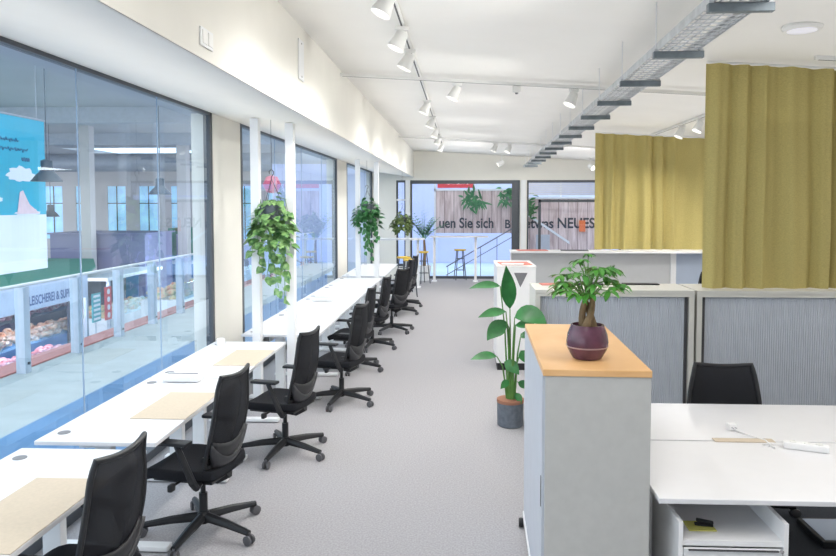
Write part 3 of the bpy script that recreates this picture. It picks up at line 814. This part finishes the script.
# ------------------------------------------------------------------ bar tables and stools
def bar_table(label, x0, x1, y0, y1, legs):
    o = thing('bar_table', label, 'bar table', ((x0+x1)/2, (y0+y1)/2, 0))
    W, D = x1-x0, y1-y0
    MB().box((0, 0, 1.235), (W, D, .035), bev=.005).build('tabletop', 'desk', o)
    for x, y in legs:
        lg = MB().box((x, y, .62), (.07, .07, 1.20), bev=.004).build('leg', 'white', o)
        MB().box((x, y, .011), (.14, .34, .02), bev=.004).build('foot', 'white', lg)
bar_table('white high bar table in front of the back window lettering', -.90, .69, 18.90, 19.45, [(-.68, 0), (.45, 0)])
bar_table('white high bar table by the far left corner plants', -2.35, -.98, 17.45, 18.05, [(-.5, 0), (.52, 0)])
def make_stool(label, loc, rz):
    o = thing('bar_stool', label, 'bar stool', loc, rz, 'yellow topped bar stools')
    MB().lathe([(0, .82), (.15, .82), (.17, .83), (.172, .845), (.165, .86), (0, .862)], seg=22).build('seat', 'yellow', o, True)
    for k in range(4):
        a = PI/4+k*PI/2
        MB().tube([(math.cos(a)*.11, math.sin(a)*.11, .82), (math.cos(a)*.21, math.sin(a)*.21, 0)], .013, 7).build('leg', 'frame', o)
    for zz, q in ((.28, .176), (.60, .137)):
        r = MB()
        pts = [(math.cos(PI/4+k*PI/2)*q, math.sin(PI/4+k*PI/2)*q, zz) for k in range(5)]
        for a, b in zip(pts, pts[1:]): r.tube([a, b], .008, 6)
        r.build('foot_rest', 'frame', o)
    return o
st0 = make_stool('yellow topped bar stool under the bar table below the window lettering', (-.08, 19.62, 0), .2)
dup(st0, 'yellow topped bar stool right of the palm at the back window', (-1.08, 18.70, 0), .6)
dup(st0, 'yellow topped bar stool nearest to the far end of the chairs', (-1.20, 16.0, 0), .1)
dup(st0, 'yellow topped bar stool just behind the nearest stool at the end of the desks', (-1.42, 16.75, 0), .8)

# ------------------------------------------------------------------ ceiling services
def track(label, p0, p1, hang=.02):
    o = thing('light_track', label, 'light track')
    p0 = Vector(p0); p1 = Vector(p1)
    d = (p1-p0); L = d.length
    rz = math.atan2(d.y, d.x); ry = -math.asin(d.z/L)
    MB().box((p0+p1)/2, (L, .038, .034), rz=rz, ry=ry, bev=.003).build('rail', 'lamp', o)
    MB().box((p0+p1)/2-Vector((0, 0, .0175)), (L-.02, .014, .002), rz=rz, ry=ry).build('groove', 'greymid', o)
    for e in (p0, p1): MB().box(e, (.03, .042, .038), rz=rz, bev=.003).build('end_cap', 'lamp', o)
trk = lambda x: ZC(x)-.019
track('white ceiling light track running lengthwise above the aisle', (-.50, 2.6, trk(-.5)), (-.50, 17.2, trk(-.5)))
track('white ceiling track crossing the room at the third lengthwise spotlight', (-1.39, 8.0, trk(-1.39)-.038), (4.6, 8.0, trk(4.6)-.038))
track('white ceiling track crossing the room near the far end', (-1.39, 15.2, trk(-1.39)-.038), (4.6, 15.2, trk(4.6)-.038))
track('white lengthwise track above the far olive curtain', (3.34, 8.6, trk(3.34)), (3.34, 12.6, trk(3.34)))
track('grey track end at the right edge above the large curtain', (3.02, 6.2, trk(3.0)), (4.6, 6.2, trk(4.6)))

spot_positions = []
def make_spot(label, loc, tilt, az, group):
    o = thing('track_spotlight', label, 'spotlight', loc, az, group)
    MB().box((0, 0, -.018), (.11, .032, .034), bev=.004).build('adapter', 'lamp', o)
    MB().tube([(0, 0, -.035), (0, 0, -.065)], .011, 8).build('arm', 'lamp', o)
    ax = Vector((math.sin(tilt), 0, -math.cos(tilt)))
    c0 = Vector((0, 0, -.07))-ax*.015
    h = MB().lathe([(0, -.01), (.040, -.01), (.046, 0), (.060, .085), (.074, .14), (.069, .141), (.055, .085), (0, .08)], c0, 20, ax).build('lamp_head', 'lamp', o, True)
    MB().lathe([(.0575, .092), (0, .092)], c0, 18, ax).build('lens', 'lens', h)
    return o
sg = 'white track spotlights'
sp0 = None
def spot(x, y, label, tilt=25, az=200, drop=.036):
    global sp0
    loc = (x, y, ZC(x)-drop)
    if sp0 is None: sp0 = make_spot(label, loc, R(26), R(az), sg)
    else: dup(sp0, label, loc, R(az), sg)
    spot_positions.append(loc)
D2 = .080
spot(-.50, 4.72, 'white spotlight on the aisle track cut off by the top edge')
spot(-.50, 5.75, 'white spotlight second from the top edge on the aisle track', az=195)
spot(-.50, 6.58, 'white spotlight on the aisle track just before the first cross track', az=185)
spot(-.50, 9.75, 'white spotlight on the aisle track just behind the first cross track', az=190)
spot(-.50, 11.5, 'white spotlight second behind the first cross track', az=190)
spot(-.50, 13.2, 'white spotlight on the aisle track, third behind the first cross track', az=200)
spot(-.50, 14.7, 'white spotlight on the aisle track just before the far cross track', az=190)
spot(-.50, 16.6, 'white spotlight at the far end of the aisle track', az=190)
spot(-.07, 8.0, 'white spotlight on the first cross track right of the aisle track', az=190, drop=D2)
spot(1.24, 8.0, 'white spotlight on the first cross track beside the cable tray', az=200, drop=D2)
spot(.70, 15.2, 'left white spotlight of the two on the far cross track', az=180, drop=D2)
spot(1.00, 15.2, 'right white spotlight of the two on the far cross track', az=200, drop=D2)
spot(3.34, 10.95, 'far bright spotlight on the track above the far curtain', az=190)
spot(3.34, 10.1, 'near bright spotlight on the track above the far curtain', az=190)
o = thing('motion_sensor', 'small white sensor box on the first cross track', 'sensor', (.60, 8.0, ZC(.6)-D2))
MB().box((0, 0, -.037), (.09, .06, .072), bev=.01).build('housing', 'lamp', o); MB().lathe([(.02, 0), (.015, .012), (0, .016)], (0, 0, -.078), 12, (0, 0, -1)).build('lens', 'grommet', o)
def wall_spot(x, y, label, az):
    z = ZC(x)
    o = thing('ceiling_spotlight', label, 'spotlight', (x, y, z), R(az))
    MB().lathe([(.05, 0), (.05, -.02), (0, -.02)], seg=16).build('ceiling_base', 'lamp', o)
    MB().tube([(0, 0, -.02), (0, 0, -.20)], .009, 8).build('arm', 'lamp', o)
    ax = Vector((.9, 0, -.45)).normalized()
    h = MB().lathe([(0, -.06), (.05, -.06), (.055, 0), (.075, .12), (.07, .12), (.055, .05), (0, .05)], Vector((0, 0, -.25)), 18, ax).build('lamp_head', 'lamp', o, True)
    MB().lathe([(.058, .06), (0, .06)], Vector((0, 0, -.25)), 16, ax).build('lens', 'lens', h)
wall_spot(3.34, 18.6, 'white spotlight hanging over the right back window', -60)
wall_spot(1.05, 19.2, 'white spotlight hanging near the end of the cable tray above the back window', 190)

# downlight
o = thing('ceiling_downlight', 'round white ceiling light at upper right above the large curtain', 'ceiling light', (2.48, 5.32, ZC(2.48)-.001))
MB().lathe([(.135, .01), (.140, -.01), (.125, -.03), (.105, -.032)], seg=32).build('bezel', 'lamp', o, True)
MB().lathe([(.106, -.031), (.06, -.040), (0, -.043)], seg=32).build('diffuser', 'dome', o, True)

# cable tray
o = thing('cable_tray', 'galvanised wire cable tray on brackets running along the ceiling to the back wall', 'cable tray', (1.4325, 3.73, 0), R(-1.38))
TZ = 3.150; tx0, tx1 = -.125, .125
LY0, LY1 = -1.2, 16.05
bk = MB()
for x in (tx0, tx1):
    for z in (TZ+.01, TZ+.055): bk.tube([(x, LY0, z), (x, LY1, z)], .0045, 6)
for k in range(5): bk.tube([(tx0+.05*(k+.5), LY0, TZ+.008), (tx0+.05*(k+.5), LY1, TZ+.008)], .004, 5)
y = LY0+.05
while y < LY1:
    bk.tube([(tx0, y, TZ+.055), (tx0, y, TZ+.005), (tx1, y, TZ+.005), (tx1, y, TZ+.055)], .004, 5); y += .085
bk.build('wire_basket', 'galv', o)
for x in (tx0-.010, tx1+.010): MB().b2(x-.004, x+.004, LY0, LY1, TZ+.0, TZ+.055).build('side_rail', 'galv', o)
rnd = random.Random(2)
for k in range(3):
    xx = tx0+.06+.05*k
    pts = [(xx+.012*math.sin(i*1.3+k), LY0+.1+i*.85, TZ+.03+.006*math.sin(i*2+k)) for i in range(20)]
    MB().tube(pts, .009, 6).build('cable', 'whitemetal', o, True)
for k in range(14):
    y = .02+1.142*k
    b = MB().box((0, y, TZ-.030), (.335, .042, .046), bev=.003).build('bracket', 'galvdark', o)
    for x in (-.150, .150):
        MB().tube([(x, y, TZ-.053), (x, y, ZC(1.4325+x+.024*y)-.002)], .005, 6).build('threaded_rod', 'whitemetal', b)
        MB().box((x, y, TZ+.002), (.026, .026, .014)).build('nut', 'galv', b)

# ------------------------------------------------------------------ outside the back windows
struct(MB().b2(-7, 9, YB+.3, 30, -.3, -.02).build('ground_outside', 'paleblue'))
struct(MB().b2(-7, 9, 25.5, 25.7, 0, 3.6).build('wall_outside', 'lilac'))
def hoarding(label, x0, x1, y, z0, z1, words, extra):
    o = thing('hoarding', label, 'billboard')
    b = MB().b2(x0, x1, y, y+.05, z0, z1).build('plank_panel', 'pinkwood', o)
    fr = MB()
    for z in (z1-.02,): fr.b2(x0-.03, x1+.03, y-.03, y+.08, z, z+.06)
    fr.b2(x0-.03, x0+.03, y-.03, y+.08, -.02, z1+.7); fr.b2(x1-.03, x1+.03, y-.03, y+.08, -.02, z1)
    fr.b2((x0+x1)/2-.02, (x0+x1)/2+.02, y-.02, y+.06, z1, z1+.6)
    fr.build('frame', 'whitemetal', o)
    for txt, xa, xb, za, zb, m in words: lettering('lettering', txt, m, o, xb-xa, zb-za, XZ(xa, y-.006, za))
    return o
YH = 21.2
s_ = YH/19.86
h1 = hoarding('pinkish plank hoarding outside the left back window, lettered uen Sie sich', -.85, 1.57, YH, 1.25, 2.55,
    [('uen Sie sich', -.72, .92, 1.40, 1.72, 'ink'), ('B', 1.27, 1.43, 1.40, 1.66, 'ink')], None)
MB().b2(-.78, .32, YH+.2, YH+.25, 2.62, 2.82).build('red_header', 'red', h1)
h2 = hoarding('pale plank hoarding outside the right back window, lettered etwas NEUES', 1.66, 4.2, YH, .55, 2.3,
    [('etwas', 1.86, 2.72, 1.40, 1.66, 'ink'), ('NEUES', 2.84, 3.95, 1.40, 1.72, 'ink')], None)
MB().b2(3.48, 3.66, YH-.05, YH-.01, 1.30, 1.64).build('orange_tag', 'orange', h2)
MB().poly([(1.75, YH-.012, 1.9), (1.75, YH-.012, 1.98), (3.2, YH-.012, 1.0), (3.2, YH-.012, .92)], ext=(0, -.006, 0)).build('white_stripe', 'whitemetal', h2)
def bush(label, loc, n, sx, sz, seed, m, up):
    rnd = random.Random(seed)
    o = thing('wall_plant', label, 'plant', loc)
    f = MB()
    for k in range(n):
        a = rnd.uniform(0, 2*PI)
        d = Vector((math.cos(a), -.3*abs(math.sin(a))-.1, math.sin(a)*up))
        f.leaf(Vector((rnd.gauss(0, sx*.4), 0, rnd.gauss(0, sz*.35))), d, (0, -1, .3), rnd.uniform(.16, .36), .07, .6, .1, 4)
    f.build('foliage', m, o, True)
    MB().lathe([(.06, -.12), (.08, 0), (0, 0)], (0, .03, 0), 12).build('plant_holder', 'grommet', o)
bush('green plant sprouting over the middle of the lettered plank hoarding', (.28, YH-.13, 2.22), 60, .35, .25, 3, 'palm', 1)
bush('dark green plant at the top right of the left hoarding', (1.35, YH-.13, 2.35), 45, .25, .25, 4, 'palm', 1)
bush('green plant at the left side of the right hoarding', (1.95, YH-.13, 2.05), 45, .2, .4, 6, 'pothosdark', 1)
# stair rail outside
o = thing('stair_railing', 'grey diagonal stair handrail outside the left back window', 'railing')
r = MB().tube([(-.5, 20.9, .25), (1.55, 20.9, 1.45)], .02, 6).build('handrail', 'grommet', o)
MB().tube([(-.5, 20.9, .0), (1.55, 20.9, 1.20)], .014, 6).build('lower_rail', 'grommet', o)
for k in range(5):
    t = k/4; MB().tube([(-.45+1.95*t, 20.9, -.02), (-.45+1.95*t, 20.9, .28+1.14*t)], .012, 6).build('baluster', 'grommet', o)
o = thing('red_planter_sign', 'grey notice board standing outside the right back window', 'notice board', (2.35, 20.7, -.02))
MB().b2(-.2, .2, 0, .03, .55, 1.25).build('board', 'shutter', o); MB().b2(-.16, -.13, 0, .03, 0, .55).build('leg', 'frame', o); MB().b2(.13, .16, 0, .03, 0, .55).build('leg', 'frame', o)

# ------------------------------------------------------------------ market hall seen through the left windows
struct(MB().b2(-5.75, -2.66, -6, 50, -.25, -.005).build('balcony_floor', 'deck'))
struct(MB().b2(-4.15, -2.70, -6, 50, -.005, .003).build('balcony_blue_strip', 'bluestrip'))  # thin dark blue sheet over the balcony floor along the windows
struct(MB().b2(-5.95, -5.60, -6, 50, -.25, .015).build('trim_5', 'redstrip'))
struct(MB().b2(-40, -5.9, -6, 60, -3.4, -3.2).build('hall_floor', 'hallfloor'))
rf = MB(); rf.poly([(-8.0, 9, 5.2), (-8.0, 37.5, 5.2), (-30, 37.5, 5.2)], ext=(0, 0, .2)); rf.b2(-40, -22, 37.5, 50, 5.2, 5.4); rf.b2(-15.5, -8.0, 37.5, 50, 5.2, 5.4); rf.b2(-40, -8.0, 50, 60, 5.2, 5.4)
rf.b2(-2.95, -2.76, -6, 60, 3.06, 5.2)
struct(rf.build('hall_ceiling', 'hallroof'))
struct(MB().b2(-22.2, -15.3, 37.3, 50.2, 5.42, 5.46).build('skylight', 'sky'))
bm_ = MB()
for y in (22, 30): bm_.b2(-.8*y, -8, y-.2, y+.2, 4.7, 5.2)
struct(bm_.build('hall_beam', 'duct'))
struct(MB().tube([(-40, 34, 4.2), (-3, 34, 4.2)], .45, 16).build('ventilation_pipe', 'duct', smooth=True))
hw_ = MB(); hw_.b2(-40, -3, 55, 55.3, -3.2, -.6); hw_.b2(-40, -3, 55, 55.3, 3.6, 5.2)
x = -40
panes = MB()
while x < -3:
    hw_.b2(x, x+1.1, 55, 55.3, -.6, 3.6); panes.b2(x+1.1, x+2.6, 55.1, 55.15, -.6, 3.6); x += 2.6
struct(hw_.build('hall_wall', 'hallwall'))
struct(panes.build('hall_window', 'winpane'))
fb = MB()
x = -40
while x < -3:
    fb.b2(x+1.82, x+1.88, 55.02, 55.09, -.6, 3.6); fb.b2(x+1.1, x+2.6, 55.02, 55.09, 2.2, 2.27); x += 2.6
struct(fb.build('hall_window_bars', 'frame'))
def column(x, y, label, r=.3):
    o = thing('hall_column', label, 'column', (x, y, -3.2))
    MB().b2(-r, r, -r, r, 0, 8.4, .03).build('shaft', 'hallwall', o); MB().b2(-r-.1, r+.1, -r-.1, r+.1, 0, .4, .03).build('plinth', 'hallwall', o)
column(-14.8, 27.05, 'beige column standing before the lilac kiosk in the market hall', .2)
column(-12.35, 30.5, 'pale column in the market hall behind the nearest window right end', .22)

# balustrade on the balcony
o = thing('glass_balustrade', 'glass balcony railing with flat steel posts outside the largest window', 'railing')
MB().tube([(-5.5, -2, 1.10), (-5.5, 34, 1.10)], .022, 8).build('handrail', 'whitemetal', o, True)
y = 8.45-1.22*5
while y < 31:
    p = MB().b2(-5.56, -5.44, y-.06, y+.06, -.005, 1.08, .004).build('post', 'post', o)
    MB().box((-5.43, y, .12), (.02, .03, .03)).build('bolt', 'frame', p)
    if y+1.22 < 31: MB().poly([(-5.5, y+.08, .06), (-5.5, y+1.14, .06), (-5.5, y+1.14, 1.05), (-5.5, y+.08, 1.05)]).build('glass_panel', 'railglass', o)
    y += 1.22

# banner
o = thing('hanging_banner', 'large turquoise banner with pale drawing hanging at the left edge of the market hall', 'banner')
bx = -9.0
MB().b2(bx-.02, bx, 9.5, 14.75, 1.90, 3.88).build('turquoise_sheet', 'turq', o)
MB().b2(bx-.02, bx, 9.5, 14.75, .74, 1.90).build('white_sheet', 'bannerwhite', o)
rnd = random.Random(4)
def cloud(cy, cz, w, h, x):
    c_ = MB()
    pts = []
    for k in range(26):
        a = 2*PI*k/26; b = 1+.14*math.sin(k*2.1)
        pts.append((x, cy+math.cos(a)*w*b, cz+math.sin(a)*h*b*(1 if math.sin(a) > 0 else .5)))
    c_.poly(pts, ext=(.004, 0, 0)).build('cloud_drawing', 'bannerwhite', o)
cloud(13.92, 2.68, .45, .20, bx+.002); cloud(13.0, 2.2, .30, .13, bx+.002); cloud(14.1, 1.93, .40, .10, bx+.002)
MB().poly([(bx+.008, 13.75, 1.92), (bx+.008, 14.5, 1.92), (bx+.008, 14.15, 2.12), (bx+.008, 13.95, 2.40), (bx+.008, 13.85, 2.36)], ext=(.004, 0, 0)).build('sail_drawing', 'bannerpink', o)
ln = MB()
for j, (zz, y0, y1) in enumerate([(3.40, 12.9, 13.85), (3.22, 12.9, 14.15), (3.03, 13.95, 14.2)]):
    pts = [(bx+.006, y0+(y1-y0)*i/40, zz+.045*math.sin(i*1.9+j)*abs(math.sin(i*.47+j))) for i in range(41)]
    ln.tube(pts, .011, 5)
ln.build('script_line', 'bannerink', o)
MB().tube([(bx-.01, 9.4, 3.90), (bx-.01, 14.8, 3.90)], .025, 8).build('banner_rod', 'duct', o)
for y in (10, 14.5): MB().tube([(bx-.01, y, 3.90), (bx-.01, y, 5.19)], .008, 5).build('cord', 'duct', o)

# pendant lamps in the hall
def pendant(label, loc, s):
    o = thing('pendant_lamp', label, 'pendant lamp', loc, 0, 'bell pendant lamps in the market hall')
    MB().lathe([(.24*s, 0), (.23*s, .02*s), (.17*s, .10*s), (.11*s, .16*s), (.09*s, .20*s), (.09*s, .34*s), (.05*s, .36*s), (0, .36*s)], seg=22).build('shade', 'lampgrey', o, True)
    MB().lathe([(.22*s, .015*s), (0, .02*s)], seg=20).build('diffuser', 'lens', o)
    MB().tube([(0, 0, .36*s), (0, 0, 5.19-loc[2])], .01, 6).build('cord', 'lampgrey', o)
pendant('grey bell pendant lamp beside the turquoise banner', (-8.35, 13.74, 2.57), 1.22)
pendant('grey bell pendant lamp near the right end of the largest window', (-6.9, 15.69, 2.34), 1.05)
pendant('smaller far grey bell pendant lamp below the one beside the banner', (-13.4, 22.2, 1.72), 1.1)

# butcher stall
o = thing('butcher_stall', 'butcher stall with green roof and blue lettered sign band at lower left', 'market stall')
sx = -11.7
MB().poly([(sx, 9, -.06), (sx, 21.3, -.06), (-12.7, 23.6, -.06), (-14.5, 26.8, -.06), (-17.4, 26.8, -.06), (-17.4, 9, -.06)], ext=(0, 0, .06)).build('green_roof', 'green', o)
sb = MB().b2(sx-.06, sx, 9, 21.25, -.76, -.065).build('sign_board', 'signblue', o)
lettering('lettering', 'BIO FLEISCHEREI & SUPPE', 'signink', sb, 2.70, .26, YZ(sx+.006, 17.70, -.63))
MB().b2(-17.4, -17.2, 9, 26.8, -3.2, -.065).build('rear_wall', 'stalldark', o)
for y in (10.2, 15.2, 21.2): MB().b2(sx-.10, sx, y-.06, y+.06, -3.2, -.765).build('upright', 'post', o)
def display(label, x0, x1, y0, y1, z0, z1, m, seed, n, size, base='counterw'):
    t = thing('display_counter', label, 'display counter')
    MB().b2(x0, x1, y0, y1, -3.175, z0, .02).build('counter_base', base, t)
    MB().poly([(x1, y0, z0), (x1+.01, y0, z0), (x1-.15, y0, z1), (x1-.16, y0, z1)], ext=(0, y1-y0, 0)).build('glass_front', 'railglass', t)
    rnd = random.Random(seed); f = MB()
    for k in range(n):
        f_ = Vector((rnd.uniform(x0+.1, x1-.2), rnd.uniform(y0+.1, y1-.1), z0+.02+rnd.random()*(z1-z0)*.55))
        r = size*rnd.uniform(.6, 1.2)
        f.lathe([(0, -r*.6), (r*.8, -r*.4), (r, 0), (r*.7, r*.5), (0, r*.65)], f_, 8, (rnd.uniform(-.5, .5), rnd.uniform(-.5, .5), 1))
    s = f.build('wares', m, t, True); s['kind'] = 'stuff'
    return t
display('front display counter full of pink cuts of meat in the butcher stall', -13.0, -11.85, 13.5, 21.1, -2.55, -2.05, 'meat', 1, 300, .15, 'counterdark')
display('middle display counter of brown sausages in the butcher stall', -14.5, -13.2, 16, 24.0, -2.15, -1.75, 'sausage', 2, 300, .15, 'hallblue')
display('rear shelf counter of pale meat in the butcher stall', -16.6, -14.9, 17, 26.5, -1.80, -1.40, 'meat', 3, 300, .15, 'counterdark')

o = thing('menu_board', 'turquoise hanging board beside the butcher stall', 'sign board', (-11.3, 20.98, 0))
MB().b2(-.02, .02, -.24, .24, -1.50, -.62).build('board', 'teal', o)
for k in range(6): MB().b2(.02, .026, -.19, .19, -1.44+k*.14, -1.37+k*.14).build('text_line', 'counterw', o)
MB().tube([(-.03, 0, -.65), (-.03, 0, -3.2)], .02, 6).build('stand', 'post', o)
o = thing('red_banner', 'narrow red sign with white patches beside the butcher stall', 'sign board', (-11.3, 21.70, 0))
MB().b2(-.02, .02, -.19, .19, -1.55, -.50).build('board', 'red', o)
for k in range(4): MB().lathe([(.09, 0), (.09, .006), (0, .006)], (.02, 0, -1.40+k*.25), 12, (1, 0, 0)).build('white_patch', 'counterw', o)
MB().tube([(-.03, 0, -.55), (-.03, 0, -3.2)], .02, 6).build('stand', 'post', o)

o = thing('kiosk', 'lilac boarded kiosk in the middle of the market hall', 'kiosk')
MB().b2(-16.6, -12.7, 27.4, 30, -3.2, .92, .02).build('body', 'lilacgrey', o); MB().b2(-16.7, -12.6, 27.3, 30.1, .92, .98).build('roof', 'lilacgrey', o)
MB().b2(-16.0, -13.0, 27.37, 27.4, -2.2, -.6).build('hatch', 'hallblue', o)
o = thing('produce_stall', 'open market stall with pale canopy over the long white produce counter', 'market stall')
MB().b2(-13.15, -11.7, 22.5, 26.7, -.42, -.30, .02).build('canopy', 'counterw', o)
MB().b2(-13.18, -13.12, 22.6, 26.6, -3.2, -.42).build('rear_panel', 'stalldark', o)
for y in (22.7, 26.5): MB().b2(-11.85, -11.75, y-.05, y+.05, -3.2, -.42).build('upright', 'post', o)
o = thing('green_stall', 'tall green and blue boarded stall at the far right of the market hall', 'market stall')
MB().b2(-13.3, -10.9, 31, 33, -.4, 1.05).build('upper_board', 'green', o); MB().b2(-13.2, -11.0, 31.05, 33, -3.2, -.4).build('body', 'hallblue', o)
MB().b2(-13.3, -10.9, 30.9, 31.0, -.55, -.4).build('ledge', 'counterw', o)
MB().b2(-12.9, -12.5, 30.95, 31, -.2, .8).build('white_panel', 'lilac', o)
display('long white market counter with produce beyond the red sign', -13.1, -11.9, 22.9, 26.4, -1.75, -1.3, 'produce', 7, 150, .14)
display('white counter with greens near the balcony railing', -9.2, -8.0, 19.5, 27.0, -.62, -.20, 'produce', 8, 150, .14)
display('far white fish counter in the market hall', -20.6, -18.6, 27, 36, -2.0, -1.6, 'produce', 9, 120, .16)
o = thing('pink_ball_lamp', 'pink ball lamp behind the nearest hanging plant in the market hall', 'lamp', (-6.3, 22.9, 0))
MB().lathe([(0, -.30), (.18, -.25), (.30, 0), (.18, .25), (0, .30)], (0, 0, 2.78), 18).build('globe', mat('pink_globe', (.75, .12, .22), .5), o, True)
MB().tube([(0, 0, 3.08), (0, 0, 5.19)], .01, 5).build('cord', 'lampgrey', o)

# ------------------------------------------------------------------ light
def light(kind, name, loc, power, color=(1, 1, 1), **kw):
    d = bpy.data.lights.new(name, kind); d.energy = power; d.color = color
    for k_, v in kw.items():
        if k_ != 'rot': setattr(d, k_, v)
    ob = bpy.data.objects.new(name, d); COL.objects.link(ob); ob.location = loc
    if 'rot' in kw: ob.rotation_euler = kw['rot']
    return ob
for i, (x, y, z) in enumerate(spot_positions):
    left = x < -.4
    light('SPOT', 'spot_light', (x-.08, y, z-.24), 88 if left else 85, (1, .98, .95), spot_size=R(155), spot_blend=1.0, shadow_soft_size=.08, rot=(0, R(14 if left else 10), 0))
light('AREA', 'soffit_fill', (-1.98, 8.5, 2.50), 20, (1, .96, .88), shape='RECTANGLE', size=.7, size_y=21, spread=R(125), rot=(PI, 0, 0))  # added fill brightening the soffit, unseen from below; no fixture hangs here
def aim(p, q): return (Vector(q)-Vector(p)).to_track_quat('-Z', 'Y').to_euler()
for y in (2.2, 4.6, 7.0, 9.4, 11.8, 14.2, 16.6):
    p = (1.30, y, 3.06)
    light('SPOT', 'wall_fill', p, 110, (1, .98, .94), spot_size=R(92), spot_blend=1.0, shadow_soft_size=.10, rot=aim(p, (-1.4, y+.8, 2.55)))  # added spots without fittings, brightening the bulkhead face
for x in (.2, 2.6):
    p = (x, 15.4, 3.2)
    light('SPOT', 'wall_fill', p, 150, (1, .98, .94), spot_size=R(85), spot_blend=1.0, shadow_soft_size=.10, rot=aim(p, (x-.3, YB, 2.3)))  # two more added spots, brightening the back wall
# added area lamps above the view, brightening the right-hand desks
for x, y in ((-.3, 1.2), (2.3, 2.6), (5.0, 2.6)):
    light('AREA', 'desk_fill', (x, y, 3.26), 46, (1, .98, .95), shape='RECTANGLE', size=1.2, size_y=2.0)
light('AREA', 'ceiling_fill', (1.4, 10.4, 2.85), 104, (1, .985, .96), shape='RECTANGLE', size=5.2, size_y=17.5, spread=R(110), rot=(PI, 0, 0))  # added upward fill for the ceiling, its back invisible from the room
for y in (5.5, 10, 14.5, 18):
    light('AREA', 'bay_fill', (6.5, y, 3.08), 100, (1, .98, .95), shape='RECTANGLE', size=1.6, size_y=2.4)  # added fill lamps in the unseen right bay, no panel bodies
light('POINT', 'stall_light', (-13.0, 17.5, -.5), 260, (1, .80, .85), shadow_soft_size=.3)
light('POINT', 'stall_light', (-13.0, 20.4, -.5), 260, (1, .80, .85), shadow_soft_size=.3)
light('POINT', 'stall_light', (-10.5, 27, .3), 250, (.85, .95, 1), shadow_soft_size=.4)

w = bpy.data.worlds.new('sky'); bpy.context.scene.world = w; w.use_nodes = True
bg = w.node_tree.nodes['Background']
tcw = w.node_tree.nodes.new('ShaderNodeTexCoord'); sep = w.node_tree.nodes.new('ShaderNodeSeparateXYZ')
rw = w.node_tree.nodes.new('ShaderNodeValToRGB')
rw.color_ramp.elements[0].color = (.95, .97, 1, 1); rw.color_ramp.elements[1].color = (.96, .98, 1, 1)
w.node_tree.links.new(tcw.outputs['Generated'], sep.inputs[0]); w.node_tree.links.new(sep.outputs['Z'], rw.inputs['Fac'])
w.node_tree.links.new(rw.outputs['Color'], bg.inputs['Color'])
bg.inputs['Strength'].default_value = 2.6

sc = bpy.context.scene
sc.view_settings.view_transform = 'Standard'
sc.view_settings.look = 'None'
sc.view_settings.exposure = 0.0
